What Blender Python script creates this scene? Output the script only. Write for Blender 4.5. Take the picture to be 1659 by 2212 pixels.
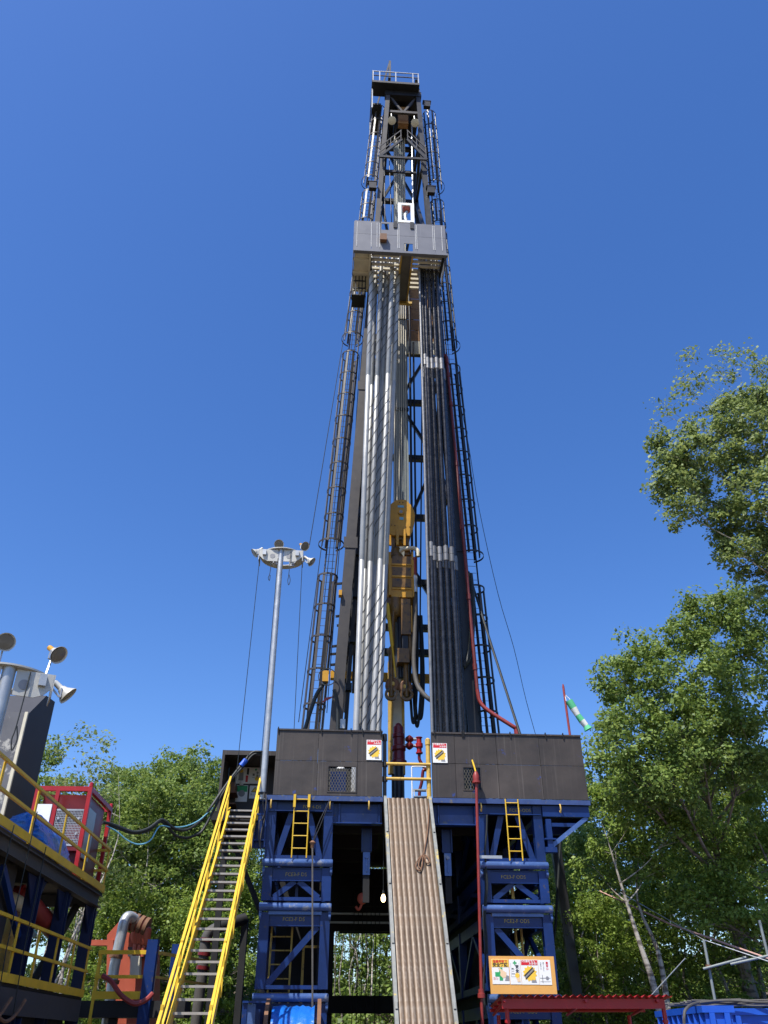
import bpy, math, random
import numpy as np
from mathutils import Vector, Matrix
R = math.radians
random.seed(7)
for o in list(bpy.data.objects): bpy.data.objects.remove(o)
S = bpy.context.scene
COL = S.collection

# ------------------------------------------------------------------ camera
PITCH = R(32.8); EYE = 1.6
cam = bpy.data.cameras.new('camera'); cam_o = bpy.data.objects.new('camera', cam); COL.objects.link(cam_o)
cam.sensor_fit = 'VERTICAL'; cam.sensor_height = 24.0; cam.sensor_width = 24.0
cam.lens = 24.0*3261/4032; cam.clip_start = 0.1; cam.clip_end = 5000
cam_o.location = (0, 0, EYE); cam_o.rotation_euler = (R(90)+PITCH, 0, 0)
S.camera = cam_o
S.render.resolution_x = 768; S.render.resolution_y = 1024

# ------------------------------------------------------------------ sky, sun, exposure
SUN_EL, SUN_AZ = R(60), R(35)          # azimuth: left of straight behind the camera
w = bpy.data.worlds.new('World'); S.world = w; w.use_nodes = True
nt = w.node_tree; nt.nodes.clear()
sky = nt.nodes.new('ShaderNodeTexSky'); sky.sky_type = 'NISHITA'; sky.sun_disc = False
sky.sun_elevation = SUN_EL; sky.sun_rotation = math.pi + SUN_AZ
sky.altitude = 100; sky.air_density = 1.0; sky.dust_density = 0.7; sky.ozone_density = 3.5
hs = nt.nodes.new('ShaderNodeHueSaturation'); hs.inputs['Saturation'].default_value = 1.26; hs.inputs['Hue'].default_value = 0.511
bg = nt.nodes.new('ShaderNodeBackground'); bg.inputs['Strength'].default_value = 0.15
out = nt.nodes.new('ShaderNodeOutputWorld')
nt.links.new(sky.outputs[0], hs.inputs['Color']); nt.links.new(hs.outputs[0], bg.inputs['Color'])
nt.links.new(bg.outputs[0], out.inputs[0])
sun = bpy.data.lights.new('sun', 'SUN'); sun.energy = 5.0; sun.angle = R(0.53); sun.color = (1.0, 0.955, 0.88)
sun_o = bpy.data.objects.new('sun', sun); COL.objects.link(sun_o)
sdir = Vector((-math.sin(SUN_AZ)*math.cos(SUN_EL), -math.cos(SUN_AZ)*math.cos(SUN_EL), math.sin(SUN_EL)))
sun_o.rotation_euler = sdir.to_track_quat('Z', 'Y').to_euler(); sun_o.location = (-10, -15, 40)
vs = S.view_settings
vs.view_transform = 'Standard'; vs.look = 'None'; vs.exposure = 0.5; vs.gamma = 1.0; vs.use_curve_mapping = False

# ------------------------------------------------------------------ frames: survey of the site
F_, CX_, CY_ = 1789.0, 829.5, 1106.0
def ray(x, y):
    a = (x-CX_)/F_; b = (CY_-y)/F_
    return (a, math.cos(PITCH)-b*math.sin(PITCH), math.sin(PITCH)+b*math.cos(PITCH))
class Frame:
    """local axes u (right), v (away), z (up)"""
    def __init__(s, ox, oy, ang):
        s.ox, s.oy, s.ang = ox, oy, ang
        s.eu = (math.cos(ang), math.sin(ang)); s.ev = (-math.sin(ang), math.cos(ang))
    def world(s, p):
        return Vector((s.ox+p[0]*s.eu[0]+p[1]*s.ev[0], s.oy+p[0]*s.eu[1]+p[1]*s.ev[1], p[2]))
    def v(s, x, y, v):
        r = ray(x, y); t = (v+s.ox*s.ev[0]+s.oy*s.ev[1])/(r[0]*s.ev[0]+r[1]*s.ev[1])
        return s._l(r, t)
    def u(s, x, y, u):
        r = ray(x, y); t = (u+s.ox*s.eu[0]+s.oy*s.eu[1])/(r[0]*s.eu[0]+r[1]*s.eu[1])
        return s._l(r, t)
    def _l(s, r, t):
        X, Y = r[0]*t-s.ox, r[1]*t-s.oy
        return Vector((X*s.eu[0]+Y*s.eu[1], X*s.ev[0]+Y*s.ev[1], EYE+r[2]*t))
WF = Frame(0, 0, 0)
RIG = Frame(0.687, 25.0, R(4.0))
PLT = Frame(-7.2, 16.2, R(2.84))

# ------------------------------------------------------------------ mesh builder
class MB:
    def __init__(s): s.v = []; s.f = []
    def add(s, vs, fs):
        n = len(s.v); s.v += [tuple(p) for p in vs]; s.f += [tuple(i+n for i in f) for f in fs]; return s
    def box(s, x0, x1, y0, y1, z0, z1):
        return s.add([(x0,y0,z0),(x1,y0,z0),(x1,y1,z0),(x0,y1,z0),(x0,y0,z1),(x1,y0,z1),(x1,y1,z1),(x0,y1,z1)],
                     [(3,2,1,0),(4,5,6,7),(0,1,5,4),(1,2,6,5),(2,3,7,6),(3,0,4,7)])
    def _fr(s, p, q, up):
        p, q = Vector(p), Vector(q); d = (q-p).normalized(); up = Vector(up)
        if abs(d.dot(up)) > 0.995: up = Vector((0,1,0)) if abs(d.y) < 0.9 else Vector((1,0,0))
        a = d.cross(up).normalized(); b = a.cross(d).normalized()
        return p, q, a, b
    def prof(s, p, q, poly, up=(0,0,1)):
        p, q, a, b = s._fr(p, q, up); n = len(poly)
        vs = [p+a*x+b*y for x, y in poly]+[q+a*x+b*y for x, y in poly]
        return s.add(vs, [tuple(range(n))[::-1], tuple(range(n, 2*n))]+[(i, (i+1) % n, n+(i+1) % n, n+i) for i in range(n)])
    def beam(s, p, q, w, h, up=(0,0,1)):
        w, h = w/2, h/2
        return s.prof(p, q, [(-w,-h),(w,-h),(w,h),(-w,h)], up)
    def ibeam(s, p, q, w, h, t=0.02, up=(0,0,1)):   # flanges across a (width w), web along b (height h)
        w, h = w/2, h/2; k = t/2; g = t*1.2
        return s.prof(p, q, [(-w,-h),(w,-h),(w,-h+g),(k,-h+g),(k,h-g),(w,h-g),(w,h),(-w,h),(-w,h-g),(-k,h-g),(-k,-h+g),(-w,-h+g)], up)
    def tube(s, pts, r, n=8, caps=True):
        pts = [Vector(p) for p in pts]; m = len(pts); rs = r if hasattr(r, '__len__') else [r]*m
        t0 = (pts[1]-pts[0]).normalized(); up = Vector((0,0,1)) if abs(t0.z) < 0.9 else Vector((1,0,0))
        a = t0.cross(up).normalized(); vs = []
        for i, p in enumerate(pts):
            if i == 0: t = t0
            elif i == m-1: t = (pts[i]-pts[i-1]).normalized()
            else: t = ((pts[i+1]-p).normalized()+(p-pts[i-1]).normalized()).normalized()
            a = (a-t*a.dot(t)).normalized(); b = t.cross(a)
            vs += [p+(a*math.cos(2*math.pi*k/n)+b*math.sin(2*math.pi*k/n))*rs[i] for k in range(n)]
        fs = [(i*n+k, i*n+(k+1) % n, (i+1)*n+(k+1) % n, (i+1)*n+k) for i in range(m-1) for k in range(n)]
        if caps: fs += [tuple(range(n))[::-1], tuple(range((m-1)*n, m*n))]
        return s.add(vs, fs)
    def lathe(s, c, d, prof, n=16, caps=True):      # prof: (distance along d, radius)
        c, d = Vector(c), Vector(d).normalized(); m = len(prof)
        up = Vector((0,0,1)) if abs(d.z) < 0.9 else Vector((1,0,0))
        a = d.cross(up).normalized(); b = d.cross(a)
        vs = [c+d*h+(a*math.cos(2*math.pi*k/n)+b*math.sin(2*math.pi*k/n))*max(r, 1e-4) for h, r in prof for k in range(n)]
        fs = [(i*n+k, i*n+(k+1) % n, (i+1)*n+(k+1) % n, (i+1)*n+k) for i in range(m-1) for k in range(n)]
        if caps: fs += [tuple(range(n))[::-1], tuple(range((m-1)*n, m*n))]
        return s.add(vs, fs)
    def plate(s, poly, axis, t):                    # extrude 3-D polygon by vector axis*t
        ax = Vector(axis)*t; n = len(poly); vs = [Vector(p) for p in poly]
        return s.add(vs+[p+ax for p in vs], [tuple(range(n))[::-1], tuple(range(n, 2*n))]+[(i, (i+1) % n, n+(i+1) % n, n+i) for i in range(n)])
    def hoop(s, c, r, w, t, a0=0, a1=360, n=20, ex=(1,0,0), ey=(0,1,0), ez=(0,0,1)):  # flat strap ring, width w along ez
        c, ex, ey, ez = Vector(c), Vector(ex), Vector(ey), Vector(ez); full = abs(a1-a0) >= 360; vs = []
        m = n if full else n+1
        for i in range(m):
            a = R(a0+(a1-a0)*i/n); d = ex*math.cos(a)+ey*math.sin(a)
            vs += [c+d*r-ez*w/2, c+d*(r+t)-ez*w/2, c+d*(r+t)+ez*w/2, c+d*r+ez*w/2]
        fs = []
        for i in range(n):
            j = (i+1) % m
            for k in range(4): fs.append((i*4+k, i*4+(k+1) % 4, j*4+(k+1) % 4, j*4+k))
        if not full: fs += [(3,2,1,0), tuple(n*4+k for k in range(4))]
        return s.add(vs, fs)

def mesh_of(mb, off, mat, smooth=True):
    me = bpy.data.meshes.new('mesh'); o = Vector(off)
    me.from_pydata([Vector(p)-o for p in mb.v], [], mb.f)
    if mat: me.materials.append(mat)
    if smooth:
        me.shade_smooth(); me.set_sharp_from_angle(angle=R(38))
    return me
def tag(o, label=None, cat=None, group=None, kind=None):
    if label: o['label'] = label
    if cat: o['category'] = cat
    if group: o['group'] = group
    if kind: o['kind'] = kind
    return o
class Thing:
    def __init__(s, name, label, cat, base, fr=RIG, group=None):
        s.base = Vector(base); s.fr = fr
        s.o = bpy.data.objects.new(name, None); COL.objects.link(s.o); s.o.empty_display_size = 0.3
        s.o.location = fr.world(base); s.o.rotation_euler = (0, 0, fr.ang)
        tag(s.o, label, cat, group)
    def part(s, name, mb, mat, parent=None, label=None, smooth=True, kind=None):
        o = bpy.data.objects.new(name, mesh_of(mb, s.base, mat, smooth)); COL.objects.link(o)
        o.parent = parent or s.o
        tag(o, label, kind=kind); return o
    def again(s, src, d, name=None, parent=None):   # the same piece once more, shifted by d (frame axes)
        o = bpy.data.objects.new(name or src.name.split('.')[0], src.data); COL.objects.link(o)
        o.parent = parent or src.parent; o.location = Vector(src.location)+Vector(d); return o
def solo(name, label, cat, mb, mat, base, fr=RIG, group=None, kind=None, smooth=True):
    o = bpy.data.objects.new(name, mesh_of(mb, base, mat, smooth)); COL.objects.link(o)
    o.location = fr.world(base); o.rotation_euler = (0, 0, fr.ang)
    return tag(o, label, cat, group, kind)
def copy_tree(o, parent=None):
    c = o.copy(); COL.objects.link(c); c.parent = parent
    for ch in list(o.children): copy_tree(ch, c)
    return c
def lerp(a, b, t): return Vector(a)*(1-t)+Vector(b)*t
def sag(p, q, d, n=14):
    return [lerp(p, q, i/n)-Vector((0,0,d*4*(i/n)*(1-i/n))) for i in range(n+1)]
def smoothpath(pts, k=6):
    P = [Vector(p) for p in pts]; P = [2*P[0]-P[1]]+P+[2*P[-1]-P[-2]]; o = []
    for i in range(1, len(P)-2):
        for j in range(k):
            t = j/k; a, b, c, d = P[i-1], P[i], P[i+1], P[i+2]
            o.append(0.5*((2*b)+(c-a)*t+(2*a-5*b+4*c-d)*t*t+(3*b-a-3*c+d)*t**3))
    return o+[P[-2]]

# ------------------------------------------------------------------ materials
MATS = {}
def mat(name, col, rough=0.6, metal=0.0, var=0.12, scale=3.0, wear=None, wear_amt=0.0, wear_scale=6.0, streak=None, streak_amt=0.0, bump=0.0, bscale=40, spec=0.4):
    m = bpy.data.materials.new(name); m.use_nodes = True; n = m.node_tree.nodes; l = m.node_tree.links
    b = n['Principled BSDF']; b.inputs['Roughness'].default_value = rough; b.inputs['Metallic'].default_value = metal
    b.inputs['Specular IOR Level'].default_value = spec
    tc = n.new('ShaderNodeTexCoord'); no = n.new('ShaderNodeTexNoise'); no.inputs['Scale'].default_value = scale; no.inputs['Detail'].default_value = 7
    no.inputs['Roughness'].default_value = 0.65
    l.new(tc.outputs['Object'], no.inputs['Vector'])
    mr = n.new('ShaderNodeMapRange'); mr.inputs[1].default_value = 0.25; mr.inputs[2].default_value = 0.75
    mr.inputs[3].default_value = 1-var; mr.inputs[4].default_value = 1+var
    l.new(no.outputs[0], mr.inputs[0])
    mx = n.new('ShaderNodeMix'); mx.data_type = 'RGBA'; mx.blend_type = 'MULTIPLY'; mx.inputs[0].default_value = 1
    mx.inputs[6].default_value = (*col, 1); l.new(mr.outputs[0], mx.inputs[7]); cur = mx.outputs[2]
    def layer(cur, c2, fac):
        k = n.new('ShaderNodeMix'); k.data_type = 'RGBA'; l.new(fac, k.inputs[0]); l.new(cur, k.inputs[6]); k.inputs[7].default_value = (*c2, 1); return k.outputs[2]
    def ramp(src, lo, hi):
        r = n.new('ShaderNodeMapRange'); r.inputs[1].default_value = lo; r.inputs[2].default_value = hi; l.new(src, r.inputs[0]); return r.outputs[0]
    if streak and streak_amt:
        mp = n.new('ShaderNodeMapping'); mp.inputs['Scale'].default_value = (10, 10, 0.16); l.new(tc.outputs['Object'], mp.inputs[0])
        ns = n.new('ShaderNodeTexNoise'); ns.inputs['Scale'].default_value = 1.6; ns.inputs['Detail'].default_value = 5; l.new(mp.outputs[0], ns.inputs['Vector'])
        cur = layer(cur, streak, ramp(ns.outputs[0], 0.72-0.28*streak_amt, 0.92))
    if wear and wear_amt:
        nw = n.new('ShaderNodeTexNoise'); nw.inputs['Scale'].default_value = wear_scale; nw.inputs['Detail'].default_value = 9; nw.inputs['Roughness'].default_value = 0.7
        l.new(tc.outputs['Object'], nw.inputs['Vector'])
        cur = layer(cur, wear, ramp(nw.outputs[0], 0.68-0.3*wear_amt, 0.74-0.3*wear_amt))
    l.new(cur, b.inputs['Base Color'])
    rr = n.new('ShaderNodeMapRange'); rr.inputs[3].default_value = max(0.05, rough-0.14); rr.inputs[4].default_value = min(1, rough+0.14); l.new(no.outputs[0], rr.inputs[0]); l.new(rr.outputs[0], b.inputs['Roughness'])
    if bump:
        nb = n.new('ShaderNodeTexNoise'); nb.inputs['Scale'].default_value = bscale; nb.inputs['Detail'].default_value = 4; l.new(tc.outputs['Object'], nb.inputs['Vector'])
        bu = n.new('ShaderNodeBump'); bu.inputs['Strength'].default_value = bump; bu.inputs['Distance'].default_value = 0.01 if bscale > 4 else 0.06; l.new(nb.outputs[0], bu.inputs['Height']); l.new(bu.outputs[0], b.inputs['Normal'])
    MATS[name] = m; return m
brown = mat('brown_paint', (0.047,0.038,0.033), 0.55, var=0.45, scale=0.8, streak=(0.13,0.115,0.10), streak_amt=0.5, wear=(0.025,0.05,0.20), wear_amt=0.19, wear_scale=2.6, bump=0.12, bscale=2.5)
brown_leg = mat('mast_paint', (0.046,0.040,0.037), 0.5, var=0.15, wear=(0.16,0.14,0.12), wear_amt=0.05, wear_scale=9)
standred = mat('dark_red_pipe_paint', (0.125,0.017,0.015), 0.5, var=0.25, wear=(0.06,0.03,0.025), wear_amt=0.2)
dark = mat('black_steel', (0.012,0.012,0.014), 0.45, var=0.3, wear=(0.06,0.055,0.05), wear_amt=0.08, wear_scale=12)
blackpipe = mat('drill_pipe_steel', (0.035,0.035,0.037), 0.27, 0.6, var=0.4, scale=5, wear=(0.12,0.11,0.10), wear_amt=0.14, wear_scale=9)
joint = mat('bare_steel', (0.20,0.195,0.19), 0.42, 0.4, var=0.2, scale=6)
collar = mat('drill_collar_steel', (0.30,0.30,0.29), 0.42, 0.25, var=0.16, scale=2.5, streak=(0.22,0.21,0.20), streak_amt=0.25)
groove = mat('collar_groove', (0.05,0.05,0.05), 0.7, 0.0, var=0.1)
blue = mat('blue_paint', (0.002,0.021,0.115), 0.42, var=0.3, scale=1.5, wear=(0.060,0.050,0.050), wear_amt=0.22, wear_scale=6, streak=(0.06,0.10,0.20), streak_amt=0.12)
bluetrim = mat('worn_blue_trim', (0.035,0.065,0.18), 0.5, var=0.3, scale=3, wear=(0.13,0.12,0.10), wear_amt=0.32, wear_scale=4)
bluepipe = mat('polished_blue_pipe', (0.07,0.13,0.31), 0.33, 0.2, var=0.25, wear=(0.28,0.30,0.34), wear_amt=0.36, wear_scale=3)
bluebox = mat('bright_blue_paint', (0.012,0.085,0.50), 0.45, var=0.12, wear=(0.05,0.05,0.06), wear_amt=0.06)
yellow = mat('yellow_paint', (0.66,0.42,0.028), 0.45, var=0.2, scale=2, wear=(0.16,0.11,0.05), wear_amt=0.18, wear_scale=9)
oldyellow = mat('worn_yellow_paint', (0.55,0.36,0.08), 0.6, var=0.25, wear=(0.10,0.07,0.05), wear_amt=0.3, wear_scale=7)
oily = mat('machine_yellow', (0.50,0.25,0.014), 0.45, var=0.2, scale=3, wear=(0.10,0.055,0.02), wear_amt=0.10, wear_scale=5)
grease = mat('greasy_yellow', (0.15,0.078,0.014), 0.4, var=0.45, scale=4, wear=(0.03,0.022,0.015), wear_amt=0.4, wear_scale=6)
galv = mat('galvanised_steel', (0.42,0.43,0.43), 0.42, 0.55, var=0.18, scale=5)
whitep = mat('white_paint', (0.78,0.78,0.76), 0.5, var=0.06)
cream = mat('cream_paint', (0.60,0.55,0.42), 0.6, var=0.15, wear=(0.25,0.16,0.08), wear_amt=0.08)
greypan = mat('grey_panel_paint', (0.135,0.14,0.165), 0.5, var=0.12, scale=1.3, streak=(0.30,0.30,0.32), streak_amt=0.18)
weld = mat('bare_weld_seam', (0.5,0.5,0.5), 0.6, var=0.5, scale=30)
tubegrey = mat('guide_beam_grey', (0.20,0.225,0.22), 0.55, var=0.2, scale=2, streak=(0.38,0.36,0.31), streak_amt=0.4, wear=(0.08,0.07,0.06), wear_amt=0.1)
rope = mat('wire_rope', (0.55,0.50,0.40), 0.6, var=0.12, bump=0.3, bscale=80)
redpipe = mat('red_oxide_paint', (0.23,0.03,0.026), 0.45, var=0.2, wear=(0.12,0.05,0.04), wear_amt=0.15)
red = mat('red_paint', (0.34,0.014,0.018), 0.4, var=0.12, wear=(0.2,0.05,0.04), wear_amt=0.05)
darkred = mat('dark_red_paint', (0.13,0.012,0.014), 0.35, var=0.3, wear=(0.03,0.015,0.012), wear_amt=0.2)
orange = mat('orange_red_paint', (0.40,0.085,0.045), 0.5, var=0.12, wear=(0.25,0.08,0.05), wear_amt=0.08)
rubber = mat('black_rubber', (0.014,0.018,0.019), 0.6, var=0.25)
hosegrey = mat('dusty_hose', (0.075,0.07,0.065), 0.7, var=0.3, bump=0.3, bscale=60)
rampmat = mat('ramp_plate', (0.145,0.098,0.062), 0.5, 0.1, var=0.2, scale=1.2, streak=(0.25,0.215,0.175), streak_amt=0.85, wear=(0.08,0.05,0.03), wear_amt=0.12, wear_scale=5)
rampside = mat('ramp_side', (0.20,0.205,0.19), 0.55, 0.1, var=0.35, wear=(0.45,0.34,0.09), wear_amt=0.34, wear_scale=4, streak=(0.12,0.11,0.10), streak_amt=0.5)
wood = mat('plank_wood', (0.30,0.155,0.06), 0.7, var=0.25, scale=4)
rust = mat('rust_iron', (0.17,0.085,0.045), 0.75, var=0.3, scale=5)
tread = mat('tread_grating', (0.16,0.15,0.14), 0.6, 0.4, var=0.2)
nose = mat('tread_nosing', (0.36,0.33,0.29), 0.5, 0.3, var=0.2)
unlit = mat('unlit_steel_plate', (0.012,0.012,0.013), 0.7, var=0.35, wear=(0.035,0.03,0.026), wear_amt=0.12)  # near-black base colour stands in for shade on inner plates and undersides
meshm = mat('expanded_mesh_steel', (0.10,0.09,0.065), 0.6, var=0.2)
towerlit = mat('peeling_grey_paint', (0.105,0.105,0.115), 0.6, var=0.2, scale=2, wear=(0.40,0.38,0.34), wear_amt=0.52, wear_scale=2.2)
towerdark = mat('shaded_navy_paint', (0.028,0.029,0.036), 0.6, var=0.2)  # tower's shaded side put into the colour; also for the unlit cabinet
tarp = mat('blue_tarpaulin', (0.010,0.13,0.52), 0.30, var=0.2, bump=1.0, bscale=3, spec=0.6)
orangeboard = mat('orange_plywood', (0.70,0.36,0.09), 0.6, var=0.06)
paper = mat('poster_paper', (0.80,0.80,0.77), 0.5, var=0.03)
inkred = mat('print_red', (0.62,0.02,0.03), 0.5, var=0.03)
inkyel = mat('print_yellow', (0.85,0.55,0.06), 0.5, var=0.08)
inkblk = mat('print_black', (0.03,0.03,0.035), 0.5, var=0.03)
inkgry = mat('print_grey', (0.25,0.25,0.26), 0.5, var=0.2)
inkgrn = mat('print_green', (0.03,0.36,0.12), 0.5, var=0.03)
inkskin = mat('print_peach', (0.80,0.58,0.36), 0.5, var=0.03)
stencil = mat('stencil_yellow', (0.36,0.27,0.05), 0.6, var=0.4, scale=20)
lampglass = mat('lamp_glass', (0.14,0.13,0.11), 0.25, 0.0, var=0.2)
lampwhite = mat('lamp_enamel', (0.46,0.45,0.41), 0.45, 0.1, var=0.15)
skyblue = mat('pale_blue_paint', (0.16,0.42,0.55), 0.45, var=0.15)
greenc = mat('windsock_green', (0.10,0.50,0.25), 0.7, var=0.08)
whitec = mat('windsock_white', (0.80,0.82,0.80), 0.7, var=0.05)
glow = bpy.data.materials.new('lit_bulb'); glow.use_nodes = True
gb = glow.node_tree.nodes['Principled BSDF']; gb.inputs['Emission Color'].default_value = (1.0, 0.72, 0.35, 1); gb.inputs['Emission Strength'].default_value = 6.0

def objrand(m, lo, hi):
    n = m.node_tree.nodes; l = m.node_tree.links; b = n['Principled BSDF']; src = b.inputs['Base Color'].links[0].from_socket
    oi = n.new('ShaderNodeObjectInfo'); mr = n.new('ShaderNodeMapRange'); mr.inputs[3].default_value = lo; mr.inputs[4].default_value = hi; l.new(oi.outputs['Random'], mr.inputs[0])
    k = n.new('ShaderNodeMix'); k.data_type = 'RGBA'; k.blend_type = 'MULTIPLY'; k.inputs[0].default_value = 1; l.new(src, k.inputs[6]); l.new(mr.outputs[0], k.inputs[7]); l.new(k.outputs[2], b.inputs['Base Color'])
objrand(blackpipe, 0.5, 1.7); objrand(collar, 0.75, 1.2); objrand(joint, 0.7, 1.25); objrand(brown, 0.86, 1.14); objrand(blue, 0.8, 1.2); objrand(rampmat, 0.75, 1.25); objrand(tread, 0.7, 1.3)
def text_mb(body, size, fn, align='CENTER', vert=False, bold=0.0):
    """lettering as flat geometry; fn maps (x, y) on the page to a point"""
    mb = MB()
    lines = body if vert else [body]
    for i, ch in enumerate(lines):
        c = bpy.data.curves.new('lettering', 'FONT'); c.body = ch; c.size = size; c.align_x = align; c.align_y = 'CENTER'; c.resolution_u = 2; c.offset = bold
        o = bpy.data.objects.new('lettering', c); COL.objects.link(o)
        dg = bpy.context.evaluated_depsgraph_get(); dg.update()
        me = bpy.data.meshes.new_from_object(o.evaluated_get(dg))
        mb.add([fn(p.co.x, p.co.y-(i*size*1.05 if vert else 0)) for p in me.vertices], [tuple(f.vertices) for f in me.polygons])
        bpy.data.objects.remove(o); bpy.data.curves.remove(c); bpy.data.meshes.remove(me)
    return mb
# ================================================================== GROUND
def terrain(x, y):
    d = max(0.0, y-40.0); z = 4.6*(1-math.exp(-(d/7.0)**1.5)) + 0.05*max(0, y-55)
    r = max(0.0, x-10.5+0.25*max(0, y-30)) if y > 18 else 0
    z = max(z, 3.6*(1-math.exp(-(r/4.5)**1.6))*min(1, max(0, (y-18)/7)))
    z += 0.10*math.sin(x*0.7+1.3)*math.sin(y*0.6)*min(1, z)
    return z
def build_ground():
    xs = [-400,-200,-120]+[-80+2.5*i for i in range(65)]+[120,200,400]; ys = [-200,-60,-20]+[2.5*i for i in range(45)]+[140,200,400,800]
    vs = [(x, y, terrain(x, y)) for y in ys for x in xs]; n = len(xs)
    fs = [(j*n+i, j*n+i+1, (j+1)*n+i+1, (j+1)*n+i) for j in range(len(ys)-1) for i in range(n-1)]
    m = mat('dry_earth', (0.13,0.105,0.075), 0.95, var=0.35, scale=0.9, wear=(0.26,0.21,0.15), wear_amt=0.35, wear_scale=2.5, bump=0.6, bscale=9, spec=0.1)
    solo('ground', 'bare dry earth of the drilling site rising to a bank', None, MB().add(vs, fs), m, (0,0,0), WF, kind='structure')
build_ground()

# ================================================================== SUBSTRUCTURE
FZ = 7.72
def P(x, y, v): return RIG.v(x, y, v)
def rigtext(s, size, u, z, v, **k):
    return text_mb(s, size, lambda x, y: (u+x, v, z+y), **k)
sub = Thing('substructure', 'blue steel substructure with two braced column stacks carrying the rig floor', 'substructure', (0, 0, 0))
def column(uc, side):
    u0, u1 = uc-0.92, uc+0.92; q = 0.24
    names = {1: ('FCE1-F DS', 'FCE1-F ODS'), 2: ('FCE2-F DS', 'FCE2-F ODS'), 3: ('FCE3-F DS', 'FCE3-F ODS'), 4: ('FCE 4-DS', 'FCE 4-ODS')}
    tiers = [(0.0, 2.52, 1), (2.84, 4.66, 2), (4.95, 5.79, 3), (6.03, 7.58, 4)]
    for z0, z1, k in tiers:
        col = sub.part('column_tier', MB().ibeam((u0+0.1, 0.22, z0), (u0+0.1, 0.22, z1), 0.26, q, 0.02, (0,1,0)), blue)
        sub.part('post', MB().ibeam((u1-0.1, 0.22, z0), (u1-0.1, 0.22, z1), 0.26, q, 0.02, (0,1,0)), blue, col)
        for v in (5.0, 9.8):
            for uu in (u0+0.1, u1-0.1): sub.part('post', MB().beam((uu, v, z0), (uu, v, z1), 0.24, 0.24), blue, col)
        hh = 0.34 if k != 4 else 0.26
        a, b = u0+0.235, u1-0.235
        hd = MB().box(a, b, 0.16, 0.19, z1-hh, z1).box(a, b, 0.12, 0.30, z1-0.022, z1).box(a, b, 0.12, 0.30, z1-hh, z1-hh+0.022)
        if k == 4: hd.box(u0, u1, 0.05, 0.09, z1-hh-0.012, z1-hh+0.012)
        sub.part('header_beam', hd, blue, col)
        if k > 1: sub.part('sill_beam', MB().box(a, b, 0.13, 0.33, z0, z0+0.09), blue, col)
        sub.part('lettering', rigtext(names[k][side], 0.135, uc-0.03+(0.36 if k == 4 else 0), z1-hh/2, 0.153 if k != 4 else 0.153), stencil, col)
        zt, zb = z1-hh, z0+0.09
        if k == 4:
            sub.part('brace', MB().ibeam((u0+0.33, 0.24, zb), (u0+0.68, 0.24, zt), 0.05, 0.17, 0.05, (1,0,0)), blue, col)
            sub.part('brace', MB().ibeam((u1-0.33, 0.24, zb), (u1-0.68, 0.24, zt), 0.05, 0.17, 0.05, (1,0,0)), blue, col)
        elif k == 3:
            sub.part('brace', MB().beam((u0+0.30, 0.24, zb), (uc-0.05, 0.24, zt), 0.14, 0.12, (0,1,0)), blue, col)
            sub.part('brace', MB().beam((u1-0.30, 0.24, zb), (uc+0.05, 0.24, zt), 0.14, 0.12, (0,1,0)), blue, col)
            sub.part('post', MB().beam((uc+0.0, 0.55, zb), (uc+0.0, 0.55, zt), 0.08, 0.08), blue if side == 0 else oldyellow, col)
        elif k == 2:
            s = 1 if side == 0 else -1
            sub.part('brace', MB().beam((uc-s*0.66, 0.24, zb), (uc+s*0.62, 0.24, zt), 0.16, 0.14, (0,1,0)), blue, col)
        else:
            sub.part('brace', MB().beam((u0+0.3, 0.24, 0.1), (uc, 0.24, zt), 0.16, 0.14, (0,1,0)).beam((u1-0.3, 0.24, 0.1), (uc, 0.24, zt), 0.16, 0.14, (0,1,0)), blue, col)
        # side trusses running back under the floor
        for uu in (u0+0.1, u1-0.1):
            for v0 in (0.35, 5.15):
                m = MB().beam((uu, v0, z1-0.16), (uu, v0+4.5, z1-0.16), 0.16, 0.3).beam((uu, v0, z0+0.1), (uu, v0+4.5, z0+0.1), 0.16, 0.18)
                m.beam((uu+0.003, v0, z0+0.2), (uu+0.003, v0+2.25, z1-0.3), 0.12, 0.12).beam((uu-0.003, v0+4.5, z0+0.2), (uu-0.003, v0+2.25, z1-0.3), 0.12, 0.12)
                sub.part('side_truss', m, blue, col)
        if k < 4:
            zc = z1+0.125
            pp = sub.part('hinge_pipe', MB().lathe((u0-0.06, 0.06, zc), (1,0,0), [(0,0.088),(0.0,0.102),(0.015,0.102),(2*0.92+0.1,0.102),(2*0.92+0.12,0.088)], 16), bluepipe, col)
            if k == 2: sub.part('hinge_bar', MB().box(uc-0.72, uc+0.72, 0.085, 0.12, zc-0.185, zc-0.105), bluepipe, col)
            for uu in (u0-0.02, u1+0.02):
                sub.part('padeye', MB().lathe((uu-0.03, 0.13, zc-0.22), (1,0,0), [(0,0.10),(0.06,0.10)], 12).box(uu-0.035, uu+0.035, 0.08, 0.2, zc-0.2, zc+0.02), bluepipe, col)
    # plates added inside the stack to keep it dark
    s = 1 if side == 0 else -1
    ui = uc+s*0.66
    sub.part('shade_plate', MB().box(ui-0.02, ui+0.02, 0.7, 9.6, 0.0, 7.3), unlit)
    if side == 0: sub.part('shade_back', MB().box(u0+0.2, u1-0.3, 4.9, 4.94, 2.9, 7.2), unlit)
    else: sub.part('shade_back', MB().box(u0+0.3, u1-0.2, 4.9, 4.94, 3.6, 7.2), unlit)
column(-3.11, 0); column(3.03, 1)
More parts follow.
